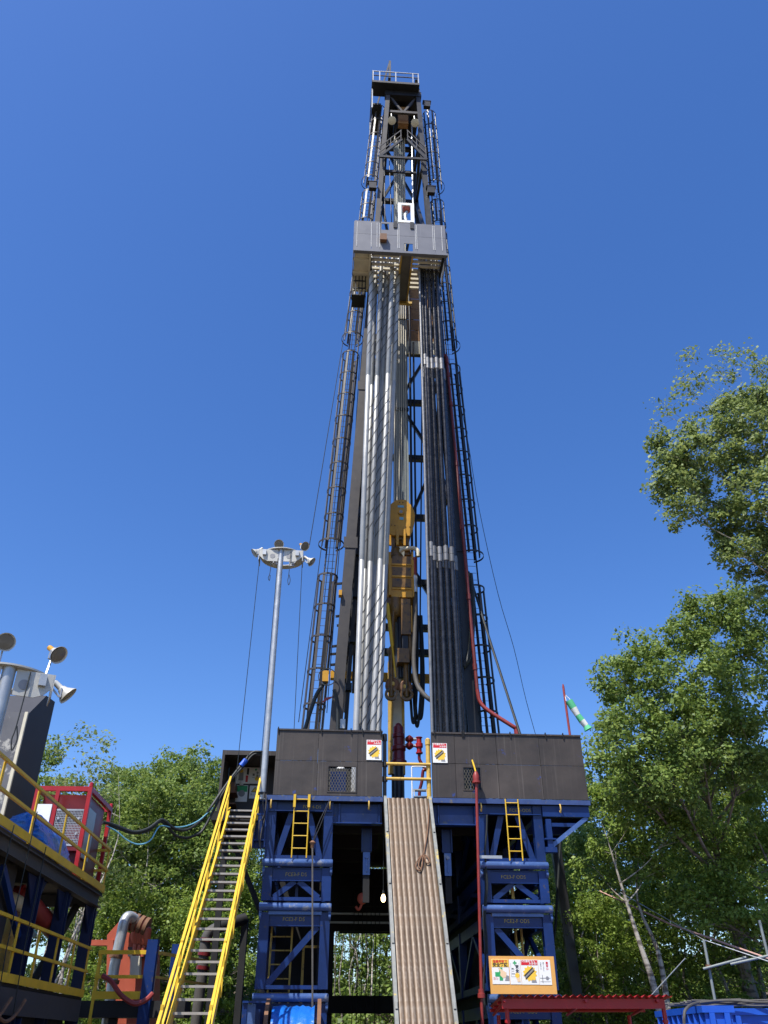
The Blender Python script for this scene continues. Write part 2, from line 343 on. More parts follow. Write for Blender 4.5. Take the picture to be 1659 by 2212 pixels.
# drill floor
sub.part('floor_deck', MB().box(-4.15, 5.45, 0.02, 10.6, 7.60, 7.70), unlit)
sub.part('edge_trim', MB().box(-4.12, -0.72, -0.05, 0.0, 7.59, 7.725), bluetrim)
sub.part('edge_trim', MB().box(0.72, 5.45, -0.05, 0.0, 7.59, 7.725), bluetrim)
for a, b in ((-2.16, -0.74), (0.74, 2.08)):
    g = sub.part('floor_girder', MB().box(a, b, 0.22, 0.25, 7.02, 7.57).box(a, b, 0.10, 0.38, 7.0, 7.03), blue)
    sub.part('doubler_plate', MB().box(a+0.22, b-0.12, 0.19, 0.218, 7.05, 7.30), bluetrim, g)
    sub.part('stiffener', MB().box(a+0.16, a+0.19, 0.11, 0.218, 7.03, 7.55), blue, g); sub.part('stiffener', MB().box(b-0.10, b-0.07, 0.11, 0.218, 7.03, 7.55), blue, g)
    for k in range(4):
        sub.part('cross_beam', MB().box(a-0.1, b+0.1, 1.4+k*2.3, 1.6+k*2.3, 7.0, 7.5), unlit)
# hanging trolley beams either side of the ramp
for uc in (-1.15, 1.22):
    h = sub.part('hanger', MB().box(uc-0.13, uc+0.13, 0.75, 0.78, 6.35, 7.0).box(uc-0.15, uc-0.12, 0.66, 0.87, 6.35, 7.0).box(uc+0.12, uc+0.15, 0.66, 0.87, 6.35, 7.0), blue)
    sub.part('latch', MB().box(uc-0.10, uc+0.10, 0.68, 0.74, 5.72, 6.33).lathe((uc, 0.66, 6.2), (0,-1,0), [(0,0.05),(0.05,0.05)], 10).box(uc-0.02, uc+0.02, 0.64, 0.69, 5.80, 6.15), bluepipe, h)
    sub.part('hanger_rod', MB().box(uc-0.09, uc+0.09, 0.72, 0.80, 5.0, 5.70), unlit, h)
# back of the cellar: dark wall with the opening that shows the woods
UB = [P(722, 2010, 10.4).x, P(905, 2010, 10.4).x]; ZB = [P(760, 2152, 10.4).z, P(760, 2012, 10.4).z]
bw = sub.part('back_wall', MB().box(-3.9, UB[0], 10.3, 10.5, 0, 7.5).box(UB[1], 5.0, 10.3, 10.5, 0, 7.5).box(UB[0], UB[1], 10.3, 10.5, ZB[1], 7.5), unlit)
sub.part('back_beam', MB().box(-3.0, 3.0, 10.0, 10.29, ZB[0]-0.55, ZB[0]), unlit)
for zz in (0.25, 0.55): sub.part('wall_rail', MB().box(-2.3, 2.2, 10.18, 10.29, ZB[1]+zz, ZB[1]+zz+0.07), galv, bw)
for zz in (6.0, 5.1, 6.7): sub.part('wall_rail', MB().box(-1.7, 1.6, 9.3, 9.4, zz, zz+0.06), unlit, bw)
# right overhang with its knee brace
ov = sub.part('overhang_frame', MB().beam((4.0, 0.12, 7.42), (5.40, 0.12, 7.42), 0.16, 0.30).beam((5.36, 0.22, 7.42), (5.36, 9.5, 7.42), 0.12, 0.28).beam((4.02, 2.6, 7.42), (5.30, 2.6, 7.42), 0.14, 0.28).beam((4.02, 5.2, 7.42), (5.30, 5.2, 7.42), 0.14, 0.28).beam((4.02, 7.8, 7.42), (5.30, 7.8, 7.42), 0.14, 0.28), blue)
a = P(1184, 1826, 0.12); b = P(1262, 1745, 0.12)
sub.part('knee_brace', MB().beam((4.22, 0.12, a.z), (5.33, 0.12, 7.27), 0.09, 0.12), bluepipe, ov)
sub.part('knee_brace', MB().beam((4.22, 5.2, a.z), (5.33, 5.2, 7.27), 0.09, 0.12), bluepipe, ov)
sub.part('bracket_post', MB().beam((4.15, 0.12, 6.35), (4.15, 0.12, 7.2), 0.16, 0.14).box(3.98, 4.32, 0.03, 0.22, 6.28, 6.42).box(3.98, 4.32, 0.0, 0.22, 6.62, 6.66).beam((4.18, 0.12, 7.05), (5.0, 0.12, 7.05), 0.07, 0.10), blue, ov)
# left bracket that carries the floodlight pole
lb = sub.part('pole_bracket', MB().box(-4.42, -4.06, -0.02, 0.22, 7.56, 7.60).box(-4.42, -4.06, 0.16, 0.2, 6.3, 7.55).box(-4.42, -4.38, 0.0, 0.16, 6.3, 7.55).box(-4.10, -4.06, 0.0, 0.16, 6.3, 7.55).box(-4.41, -4.07, 0.02, 0.155, 7.18, 7.22).box(-4.41, -4.07, 0.02, 0.155, 6.48, 6.52), blue)
sub.part('inner_rib', MB().beam((-4.24, 0.07, 6.5), (-4.24, 0.07, 7.2), 0.12, 0.08), blue, lb)
# hooks along the floor edge
for x in (586, 713, 797, 1038, 1208):
    p = P(x, 1730, -0.05)
    sub.part('lifting_hook', MB().tube(smoothpath([(p.x, -0.03, 7.60), (p.x, -0.10, 7.56), (p.x, -0.12, 7.45), (p.x, -0.07, 7.36), (p.x, -0.02, 7.42)], 3), 0.022, 6), oldyellow)
# ladders on the column fronts
def ladder(T_, name, ul, ur, v, z0, z1, step, m, parent=None, r=0.018, flip=0):
    L = T_.part(name, MB().tube([(ul, v, z0), (ul+flip, v, z1)], r, 6).tube([(ur, v, z0), (ur+flip, v, z1)], r, 6), m, parent)
    r0 = None; n = int((z1-z0)/step)
    for i in range(n):
        z = z0+step*(i+0.5)
        if r0 is None: r0 = T_.part('rung', MB().tube([(ul, v, z), (ur, v, z)], r*0.8, 6), m, L)
        else: T_.again(r0, (0, 0, step*i), parent=L)
    return L
for xa, xb in ((637, 668), (1091, 1118)):
    a, b = P(xa, 1722, -0.07), P(xb, 1722, -0.07)
    L = Thing('ladder', 'short yellow ladder hanging under the floor edge on the blue column beside '+('the stairs' if xa < 800 else 'the red riser'), 'ladder', (a.x, -0.07, 6.0))
    rails = L.part('rail', MB().tube([(a.x, -0.07, 6.02), (a.x, -0.07, FZ)], 0.020, 6), yellow)
    L.part('rail', MB().tube([(b.x, -0.07, 6.02), (b.x, -0.07, FZ)], 0.020, 6), yellow)
    r0 = L.part('rung', MB().tube([(a.x, -0.07, 6.27), (b.x, -0.07, 6.27)], 0.016, 6), yellow)
    for i in range(1, 5): L.again(r0, (0, 0, 0.335*i))
    if xa < 800: [L.part('hook', MB().box(q.x-0.035, q.x+0.035, -0.13, -0.06, 7.38, 7.74), yellow) for q in (a, b)]
# ladder inside the lower left stack
a, b = P(588, 2000, 0.9), P(632, 2000, 0.9)
L = Thing('ladder', 'long yellow ladder inside the lower left blue column', 'ladder', (a.x, 0.9, 0))
L.part('rail', MB().tube([(a.x-0.02, 0.9, 0), (a.x, 0.9, 4.7)], 0.03, 6), oldyellow); L.part('rail', MB().tube([(b.x-0.02, 0.9, 0), (b.x, 0.9, 4.7)], 0.03, 6), oldyellow)
r0 = L.part('rung', MB().tube([(a.x, 0.9, 0.4), (b.x, 0.9, 0.4)], 0.018, 6), oldyellow)
for i in range(1, 13): L.again(r0, (0, 0, 0.34*i))
g = Thing('guard_rail', 'old yellow guard rail inside the lower left blue column', 'rail', (-2.9, 1.6, 0))
g.part('post', MB().beam((-2.86, 1.6, 0), (-2.86, 1.6, 4.0), 0.07, 0.07), oldyellow); g.part('rail', MB().beam((-2.86, 1.6, 3.96), (-2.3, 1.6, 3.96), 0.06, 0.06), oldyellow)
g = Thing('guard_rail', 'pair of yellow tubes standing inside the lower right blue column', 'rail', (3.3, 1.6, 0))
g.part('post', MB().tube([(3.25, 1.6, 0), (3.25, 1.6, 4.6)], 0.04, 8), oldyellow); g.part('post', MB().tube([(3.42, 1.6, 0), (3.42, 1.6, 4.6)], 0.04, 8), oldyellow)

# ================================================================== WIND WALLS
def wind_wall(lbl, cols, zs, win, mesh_to):
    W = Thing('wind_wall', lbl, 'wall', (cols[0], 0, FZ))
    g = 0.006
    for i in range(len(cols)-1):
        for j in range(2):
            a, b, z0, z1 = cols[i]+g, cols[i+1]-g, zs[j]+g, zs[j+1]-g
            m = MB()
            if win and win[0] == (i, j):
                wa, wb, wz0, wz1 = win[1]
                m.box(a, wa, -0.035, 0.0, z0, z1).box(wb, b, -0.035, 0.0, z0, z1).box(wa, wb, -0.035, 0.0, z0, wz0).box(wa, wb, -0.035, 0.0, wz1, z1)
            else: m.box(a, b, -0.035-0.004*((i+j) % 2), 0.0, z0, z1)
            W.part('panel', m, brown, smooth=False)
    fr = MB().box(cols[0], cols[-1], -0.07, 0.03, zs[2]+0.001, zs[2]+0.05)
    W.part('top_rail', fr, brown)
    for u in cols[:-1]+[cols[-1]-0.06]:
        W.part('stud', MB().box(u-0.002, u+0.058, 0.004, 0.09, zs[0]-0.02, zs[2]), brown)
    # seam strips
    if win:
        wa, wb, wz0, wz1 = win[1]
        W.part('window_frame', MB().box(wa-0.03, wb+0.03, -0.05, -0.037, wz1, wz1+0.03).box(wa-0.03, wb+0.03, -0.05, -0.037, wz0-0.03, wz0).box(wa-0.03, wa, -0.05, -0.037, wz0, wz1).box(wb, wb+0.03, -0.05, -0.037, wz0, wz1), brown)
        mm = MB(); s = 0.082; h = 0.155; x = wa; k = 0
        while x < mesh_to:
            z = wz0-(h/2 if k % 2 else 0)
            while z < wz1:
                for (x0, z0, x1, z1) in ((x, z, x+s/2, z+h/2), (x, z+h, x+s/2, z+h/2)):
                    if min(z0, z1) >= wz0-0.01 and max(z0, z1) <= wz1+0.01 and x1 <= mesh_to+0.01:
                        mm.beam((x0, -0.02, z0), (x1, -0.02, z1), 0.009, 0.012)
                z += h
            x += s/2; k += 1
        W.part('expanded_mesh', mm, meshm, kind='stuff', smooth=False)
    for x in hooks_of[lbl]:
        W.part('hook', MB().beam((x, -0.01, zs[2]+0.05), (x, -0.09, zs[2]+0.09), 0.03, 0.02).beam((x, -0.09, zs[2]+0.09), (x+0.01, -0.06, zs[2]-0.09), 0.03, 0.02), dark)
    return W
zs = [7.735, 8.74, 9.64]
def ux(x, y=1650): return P(x, y, 0).x
wl = [P(628, 1600, 0).x-0.0]
LA = 'brown steel wind wall left of the ramp with a square mesh window'
RA = 'longer brown steel wind wall right of the ramp with a narrow mesh window'
hooks_of = {LA: [-3.9, -2.6, -1.7, -1.35, -0.8], RA: [0.85, 1.7, 1.75, 2.35, 3.2, 4.3, 4.85]}
wind_wall(LA, [-3.93, ux(686), ux(772), -0.73], zs, ((1, 0), (P(709,1680,0).x, P(768,1680,0).x, 7.86, P(740,1657,0).z)), P(768,1680,0).x)
wind_wall(RA, [0.76, ux(983), ux(1074), ux(1167), 5.41], zs, ((1, 0), (P(1001,1680,0).x, P(1038,1680,0).x, 7.98, P(1020,1659,0).z)), P(1022,1680,0).x)
# things behind the window
c = Thing('tool_cabinet', 'blue cabinet on the rig floor behind the square mesh window', 'cabinet', (-2.2, 1.5, 7.7))
c.part('body', MB().box(-2.3, -1.75, 1.3, 1.9, 7.7, 8.9), towerdark); c.part('door', MB().box(-2.27, -1.78, 1.27, 1.295, 7.8, 8.8), blue); c.part('top', MB().lathe((-1.95, 1.5, 8.9), (0,0,1), [(0,0.14),(0.06,0.13),(0.11,0.07),(0.13,0.01)], 14), whitep)
eh = Thing('filler_housing', 'dark filler housing added on the rig floor to darken the mesh windows', 'housing', (-2.6, 3.0, 7.7))  # added box that darkens the view through the windows
eh.part('body', MB().box(-3.7, -0.85, 2.6, 3.0, 7.7, 9.3), unlit); eh.part('lid', MB().box(-3.75, -0.8, 2.55, 3.05, 9.301, 9.36), unlit)
c = Thing('hose_reel', 'red drum reel standing behind the square mesh window', 'reel', (-2.5, 1.2, 7.7))
c.part('drum', MB().lathe((-2.65, 1.2, 8.05), (1,0,0), [(0,0.2),(0.25,0.2)], 14), redpipe); c.part('flange', MB().lathe((-2.68, 1.2, 8.05), (1,0,0), [(0,0.34),(0.03,0.34)], 16), redpipe); c.part('flange', MB().lathe((-2.4, 1.2, 8.05), (1,0,0), [(0,0.34),(0.03,0.34)], 16), redpipe)

# ================================================================== V-DOOR GATE
gt = Thing('door_gate', 'worn yellow gate posts with two cross bars closing the gap above the ramp', 'gate', (0, 0.1, FZ))
zA, zB = P(880, 1652, 0.1).z, P(880, 1684, 0.1).z
gt.part('post', MB().lathe((-0.66, 0.1, 7.7), (0,0,1), [(0,0.055),(1.72,0.055),(1.73,0.075),(1.93,0.07),(1.95,0.03)], 12), dark)
gt.part('post', MB().lathe((0.66, 0.1, 7.7), (0,0,1), [(0,0.07),(1.62,0.07),(1.63,0.085),(1.80,0.08),(1.84,0.03)], 12), oldyellow)
for z in (zA, zB):
    gt.part('cross_bar', MB().tube([(-0.62, 0.03, z), (0.72, 0.03, z)], 0.045, 10), oldyellow)
    gt.part('collar', MB().lathe((-0.66, 0.1, z-0.07), (0,0,1), [(0,0.085),(0.14,0.085)], 12), dark)
sl = Thing('step_ladder', 'small white tubular step stool with a hoop handle behind the yellow gate', 'step ladder', (0.42, 0.8, 7.7))
ua, ub = P(890, 1700, 0.8).x, P(923, 1700, 0.8).x
for u in (ua, ub): sl.part('leg', MB().tube([(u, 0.8, 7.7), (u, 0.8, 8.78)], 0.02, 8), whitep)
sl.part('handle', MB().tube(smoothpath([(ua, 0.8, 8.78), (ua+0.04, 0.8, 8.86), (ub-0.04, 0.8, 8.86), (ub, 0.8, 8.78)], 3), 0.02, 8), whitep)
sl.part('step', MB().box(ua+0.02, ub-0.02, 0.6, 0.79, 8.1, 8.14), galv); sl.part('step', MB().box(ua+0.02, ub-0.02, 0.45, 0.64, 7.86, 7.9), galv)
for u in (ua+0.04, ub-0.04): sl.part('leg', MB().tube([(u, 0.46, 7.7), (u, 0.6, 8.1)], 0.016, 6), galv)

# ================================================================== PIPE RAMP
RT, RB = Vector((0, -0.06, FZ)), Vector((0, -5.05, 0.02))
RB = Vector((0, -0.06-(FZ-0.02)*3.54/(FZ-2.0), 0.02))
ramp = Thing('pipe_ramp', 'steep ribbed steel pipe ramp with worn yellow edges leading up to the rig floor', 'ramp', (0, RB.y, 0))
dn = (RB-RT).normalized(); nrm = Vector((1,0,0)).cross(dn).normalized()
if nrm.y > 0: nrm = -nrm
ramp.part('bed_plate', MB().plate([RT+Vector((-0.66,0,0))-nrm*0.06, RT+Vector((0.66,0,0))-nrm*0.06, RB+Vector((0.66,0,0))-nrm*0.06, RB+Vector((-0.66,0,0))-nrm*0.06], nrm, -0.03), rampmat)
rb = None; nr = 9
for i in range(nr):
    u = -0.545+1.09*i/(nr-1)
    if rb is None:
        poly = [(0.066*math.cos(a), 0.034*math.sin(a)) for a in [math.pi*k/8 for k in range(9)]]
        m = MB(); p, q = RT+Vector((u,0,0))-nrm*0.055, RB+Vector((u,0,0))-nrm*0.055
        nn = len(poly); m.add([p+Vector((x,0,0))+nrm*y for x, y in poly]+[q+Vector((x,0,0))+nrm*y for x, y in poly], [(i_, i_+1, nn+i_+1, nn+i_) for i_ in range(nn-1)]+[tuple(range(nn))[::-1]])
        rb = ramp.part('rib', m, rampmat)
    else: ramp.again(rb, (1.09*i/(nr-1), 0, 0))
for s in (-1, 1):
    ramp.part('side_rail', MB().plate([RT+Vector((s*0.615,0,0))+nrm*0.05, RT+Vector((s*0.70,0,0))+nrm*0.05, RB+Vector((s*0.70,0,0))+nrm*0.05, RB+Vector((s*0.615,0,0))+nrm*0.05], nrm, -0.20), rampside)
    for t in (0.14, 0.33, 0.52, 0.7):
        c = lerp(RT, RB, t)+Vector((s*0.655,0,0))+nrm*0.05
        ramp.part('lug', MB().beam(c-dn*0.09, c+dn*0.09, 0.05, 0.06, nrm), rampside)
# rope sling lying on the ramp
def on_ramp(x, y, lift=0.03):
    r = ray(x, y)
    lo, hi = -6.0, 0.0
    for _ in range(40):
        v = (lo+hi)/2; p = RIG.v(x, y, v); t = (FZ-p.z)/(FZ-RB.z); rv = RT.y+(RB.y-RT.y)*t
        if v < rv: lo = v
        else: hi = v
    return RIG.v(x, y, v)+nrm*lift
pts = [on_ramp(927, 1736), on_ramp(924, 1790), on_ramp(918, 1830), on_ramp(914, 1846), on_ramp(903, 1858), on_ramp(898, 1872), on_ramp(904, 1882), on_ramp(911, 1874), on_ramp(914, 1852), on_ramp(920, 1850), on_ramp(928, 1862), on_ramp(921, 1866), on_ramp(915, 1850), on_ramp(907, 1858), on_ramp(904, 1872), on_ramp(910, 1879)]
solo('rope_sling', 'dark rope sling with a knotted loop dangling on the ribbed ramp', 'rope', MB().tube(smoothpath(pts, 4), 0.018, 6), rust, tuple(pts[-1]))
hl = P(828, 1941, 0.5)
lamp = Thing('work_lamp', 'lit caged bulb glowing beside the ramp under the floor', 'lamp', (hl.x, 0.5, hl.z))
lamp.part('bulb', MB().lathe((hl.x, 0.5, hl.z-0.09), (0,0,1), [(0,0.03),(0.04,0.06),(0.12,0.065),(0.2,0.03)], 12), glow)
lamp.part('socket', MB().lathe((hl.x, 0.5, hl.z+0.11), (0,0,1), [(0,0.04),(0.1,0.035)], 10).tube([(hl.x,0.5,hl.z+0.2),(hl.x,0.5,7.0)],0.008,5), rubber)

# ================================================================== STAIRWAY
ST, SB = Vector((0, 0.35, 7.36)), Vector((0, -8.3, 0.0))
tb = P(413, 2205, -6.4); k = (7.36-tb.z)/(0.35+6.4); SB = Vector((tb.x, 0.35-(7.36)/k, 0.0)); tt = P(526, 1745, 0.35)
ST = Vector((tt.x, 0.35, 7.36))
st = Thing('stairway', 'long yellow steel stairway with grey treads climbing to the rig floor', 'stairway', tuple(SB))
SD = (SB-ST).normalized(); hw = 0.36
for s in (-1, 1):
    off = Vector((s*(hw+0.03), 0, 0))
    sg = st.part('stringer', MB().beam(ST+off+Vector((0,0,-0.02)), SB+off, 0.055, 0.26), yellow)
    hr = st.part('handrail', MB().beam(ST+off*1.12+Vector((0,-0.15,0.92)), SB+off*1.12+Vector((0,0.2,0.9)), 0.055, 0.06), yellow)
    st.part('mid_rail', MB().beam(ST+off*1.12+Vector((0,-0.15,0.50)), SB+off*1.12+Vector((0,0.2,0.48)), 0.04, 0.045), yellow)
    for t in (0.03, 0.18, 0.34, 0.5, 0.66, 0.82, 0.96):
        c = lerp(ST, SB, t)+off*1.12
        st.part('rail_post', MB().beam(c+Vector((0,0,-0.1)), c+Vector((0,0,0.9)), 0.05, 0.05), yellow)
NT = 31; t0 = None
for i in range(NT):
    t = (i+0.0)/NT; c = lerp(ST, SB, t)
    if t0 is None:
        t0 = st.part('tread', MB().box(c.x-hw, c.x+hw, c.y-0.10, c.y+0.13, c.z-0.03, c.z-0.004), tread)
        n0 = st.part('nosing', MB().box(c.x-hw, c.x+hw, c.y-0.13, c.y-0.102, c.z-0.045, c.z), nose, t0)
    else:
        o = st.again(t0, c-lerp(ST, SB, 0)); st.again(n0, (0,0,0), parent=o)

# ================================================================== DOGHOUSE
d0, d1 = -5.58, -3.98
dg = Thing('doghouse', 'dark open fronted steel shelter at the head of the yellow stairs', 'shelter', (d0, 0.8, 7.3))
dg.part('floor', MB().box(d0-0.1, -4.0, 0.30, 3.6, 7.28, 7.34), unlit)
dg.part('back_wall', MB().box(d0+0.06, d1, 2.3, 2.36, 7.34, 9.18), brown)
dg.part('side_wall', MB().box(d0, d0+0.05, 0.82, 2.4, 7.34, 9.18), brown)
dg.part('roof', MB().box(d0-0.02, d1+0.1, 0.8, 2.5, 9.181, 9.235), brown)
dg.part('front_frame', MB().box(d0-0.02, d0+0.06, 0.74, 0.815, 7.34, 9.24).box(d0+0.062, d1+0.12, 0.74, 0.795, 9.10, 9.238), brown)
dg.part('floor_beam', MB().box(d0-0.1, -4.1, 0.3, 0.42, 7.08, 7.275).box(d0-0.1, -4.1, 2.9, 3.05, 7.08, 7.275).box(d0-0.1, d0, 0.43, 2.89, 7.08, 7.275), unlit)
dg.part('support_leg', MB().beam((d0+0.1, 2.9, 0), (d0+0.1, 2.9, 7.08), 0.18, 0.18).beam((-4.12, 2.6, 4.8), (-5.3, 2.6, 7.1), 0.16, 0.16), unlit)
dg.part('shelf', MB().box(d0+0.08, d0+0.42, 1.6, 2.25, 8.18, 8.22).box(d0+0.08, d0+0.42, 1.6, 2.25, 7.84, 7.88).box(d0+0.10, d0+0.38, 1.62, 2.2, 8.225, 8.5), rust)
hd = RIG.v(512, 1748, 1.6)
co = solo('rope_coil', 'coiled brown hose lying on the landing at the top of the stairs', 'coil', MB().hoop((-4.72, 1.2, 7.40), 0.14, 0.05, 0.05).hoop((-4.70, 1.2, 7.46), 0.13, 0.05, 0.05).hoop((-4.74, 1.2, 7.52), 0.12, 0.05, 0.05), rust, (-4.72, 1.2, 7.34))
lt = Thing('work_lamp', 'small round white lamp inside the open shelter above the shelf', 'lamp', (d0+0.5, 2.28, 8.75))
lt.part('bulb', MB().lathe((d0+0.5, 2.2, 8.62), (0,-1,0), [(0,0.07),(0.05,0.07),(0.09,0.03)], 12), whitep); lt.part('mount', MB().box(d0+0.45, d0+0.55, 2.2, 2.3, 8.56, 8.68), galv)

# ---------------------------------------------------------------- posters
def star(cu, cz, r, v, n=12):
    m = MB(); pts = [(cu+math.cos(math.pi*k/n)*r*(1.0 if k % 2 else 0.78), v, cz+math.sin(math.pi*k/n)*r*(1.0 if k % 2 else 0.78)) for k in range(2*n)]
    return m.add([(cu, v, cz)]+pts, [(0, k+1, (k+1) % (2*n)+1) for k in range(2*n)])
def quad(*pts, v=0): return MB().add([(a, v, b) for a, b in pts], [tuple(range(len(pts)))])
def disc(cu, cz, r, v, n=14, sx=1.0): return MB().add([(cu+sx*r*math.cos(2*math.pi*k/n), v, cz+r*math.sin(2*math.pi*k/n)) for k in range(n)], [tuple(range(n))])
def pipes_art(T_, u, z, s, v, par):
    T_.part('burst', star(u, z, 0.40*s, v-0.001), inkyel, par)
    for k in range(3):
        o = 0.07*s*(k-1)
        T_.part('pipe_drawing', quad((u-0.30*s-o*0.5, z-0.16*s+o), (u-0.26*s-o*0.5, z-0.22*s+o), (u+0.24*s-o*0.5, z+0.20*s+o), (u+0.19*s-o*0.5, z+0.24*s+o), v=v-0.002-0.0005*k), inkgry if k % 2 else inkblk, par)
    T_.part('helmet_drawing', disc(u+0.20*s, z-0.22*s, 0.10*s, v-0.004), inkyel, par); T_.part('body_drawing', quad((u+0.05*s, z-0.42*s), (u+0.34*s, z-0.42*s), (u+0.30*s, z-0.29*s), (u+0.10*s, z-0.29*s), v=v-0.003), inkgry, par)
def poster_load(name_lbl, u0, u1, z0, z1, v, tilt=0):
    T_ = Thing('poster', name_lbl, 'poster', (u0, v, z0)); w, h = u1-u0, z1-z0
    T_.part('sheet', MB().box(u0, u1, v, v+0.008, z0, z1), paper)
    hb = T_.part('heading_band', MB().box(u0+0.02, u1-0.02, v-0.003, v-0.001, z1-0.24*h, z1-0.02*h), inkred)
    T_.part('lettering', rigtext('つり荷の下へ', 0.105*h, u0+w*0.42, z1-0.075*h, v-0.005, bold=0.002), paper, hb); T_.part('lettering', rigtext('入るな!', 0.105*h, u0+w*0.70, z1-0.175*h, v-0.005, bold=0.002), paper, hb)
    pipes_art(T_, u0+w*0.5, z0+h*0.40, w*1.05, v-0.002, None); return T_
a, b = P(792, 1598, -0.06), P(824, 1642, -0.06)
poster_load('white safety poster with a red heading on the left wind wall beside the gate', a.x, b.x, b.z, a.z, -0.06)
a, b = P(934, 1605, -0.06), P(967, 1648, -0.06)
poster_load('white safety poster with a red heading on the right wind wall beside the gate', a.x, b.x, b.z, a.z, -0.06)
# posters inside the doghouse
def dq(x, y): return RIG.v(x, y, 2.27)
def small_poster(lbl, x0, y0, x1, y1, kind):
    a, b = dq(x0, y0), dq(x1, y1); T_ = Thing('poster', lbl, 'poster', (a.x, 2.27, b.z)); u0, u1, z0, z1 = a.x, b.x, b.z, a.z; w, h = u1-u0, z1-z0; v = 2.27
    T_.part('sheet', MB().box(u0, u1, v, v+0.01, z0, z1), paper)
    if kind == 'man':
        T_.part('figure_drawing', quad((u0+.2*w, z0+.2*h), (u0+.55*w, z0+.2*h), (u0+.52*w, z0+.7*h), (u0+.25*w, z0+.7*h), v=v-.002), inkgry); T_.part('helmet_drawing', disc(u0+.38*w, z0+.76*h, .12*w, v-.003), inkyel); T_.part('lettering', quad((u0+.75*w, z0+.55*h), (u0+.9*w, z0+.55*h), (u0+.9*w, z0+.95*h), (u0+.75*w, z0+.95*h), v=v-.002), inkblk); T_.part('lettering', quad((u0+.7*w, z0+.1*h), (u0+.86*w, z0+.1*h), (u0+.86*w, z0+.5*h), (u0+.7*w, z0+.5*h), v=v-.002), inkred)
    elif kind == 'first':
        T_.part('cross', MB().box(u0+.40*w, u0+.60*w, v-.003, v-.001, z0+.84*h, z0+.9*h).box(u0+.46*w, u0+.54*w, v-.005, v-.003, z0+.78*h, z0+.96*h), inkgrn); T_.part('lettering', rigtext('安全', .24*w, u0+.68*w, z0+.66*h, v-.004, vert=True, bold=.002), inkblk); T_.part('lettering', rigtext('第一', .24*w, u0+.32*w, z0+.54*h, v-.004, vert=True, bold=.002), inkblk); T_.part('helmet_drawing', disc(u0+.66*w, z0+.3*h, .2*w, v-.002), inkyel)
    elif kind == 'green':
        T_.part('heading_band', MB().box(u0+.04*w, u1-.04*w, v-.003, v-.001, z0+.6*h, z1-.03*h), inkgrn); T_.part('figure_drawing', disc(u0+.5*w, z0+.5*h, .28*w, v-.004), inkgry)
    else:
        T_.part('warning_triangle', quad((u0+.12*w, z0+.48*h), (u0+.88*w, z0+.48*h), (u0+.5*w, z0+.92*h), v=v-.002), inkblk); T_.part('triangle_field', quad((u0+.22*w, z0+.53*h), (u0+.78*w, z0+.53*h), (u0+.5*w, z0+.84*h), v=v-.004), inkyel); T_.part('lettering', rigtext('頭上注意', .2*w, u0+.5*w, z0+.3*h, v-.003), inkblk)
small_poster('poster of a standing worker on the dark shelter wall', 511, 1657, 539, 1693, 'man')
small_poster('white poster with a cross and large characters on the dark shelter wall', 542, 1658, 562, 1693, 'first')
small_poster('poster with a green heading low on the dark shelter wall', 511, 1696, 533, 1732, 'green')
small_poster('white poster with a yellow warning triangle on the dark shelter wall', 540, 1697, 561, 1725, 'warn')
# ================================================================== MAST
VF, VR = 3.5, 6.3
def line_z(p, q):
    p, q = Vector(p), Vector(q)
    return lambda z: lerp(p, q, (z-p.z)/(q.z-p.z))
FLf = line_z(P(724, 1575, VF), P(838, 205, VF)); FRf = line_z(P(1022, 1582, VF), P(902, 205, VF))
def RLf(z): p = FLf(z).copy(); p.y = VR; p.x += 0.12; return p
def RRf(z): p = FRf(z).copy(); p.y = VR; p.x -= 0.12; return p
ZT = P(838, 193, VF).z
def zq(y, v=VF, x=860): return P(x, y, v).z
mast = Thing('drilling_mast', 'tall dark drilling mast tapering to a railed crown platform above the rig floor', 'drilling mast', (0.3, 4.9, 7.7))
for f_, lm in ((FLf, brown_leg), (FRf, dark)):  # both legs share one paint; black on the right stands for its shade
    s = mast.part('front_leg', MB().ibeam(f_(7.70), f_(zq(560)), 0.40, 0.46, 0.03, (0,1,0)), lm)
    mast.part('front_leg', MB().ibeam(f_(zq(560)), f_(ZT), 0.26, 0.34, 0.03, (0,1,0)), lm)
    for z in (18.3, 26.5): 
        c = f_(z); mast.part('splice_plate', MB().box(c.x-0.27, c.x+0.27, c.y-0.26, c.y-0.231, c.z-0.25, c.z+0.25), lm, s)
for f_ in (RLf, RRf):
    mast.part('rear_leg', MB().beam(f_(7.7), f_(ZT), 0.26, 0.30, (0,1,0)), dark)
girts = [13.9, 15.0, 16.1, 18.2, 21.5, 24.8, 28.2, 31.5, 36.0, zq(436, VR), zq(374, VR), zq(322, VR)]
for i, z in enumerate(girts):
    if i == 0: mast.part('girt', MB().beam(RLf(z)+Vector((-0.5,-0.1,0)), RRf(z), 0.28, 0.30), oily); continue
    mast.part('girt', MB().beam(RLf(z), RRf(z), 0.24, 0.26), dark)
    for a_, b_ in ((FLf, RLf), (FRf, RRf)):
        mast.part('side_girt', MB().beam(a_(z), b_(z), 0.16, 0.18), dark)
bz = [16.3, 20.0, 24.8, 28.2, 31.5, 36.0, zq(436, VR), zq(374, VR), zq(322, VR), zq(262, VR)]
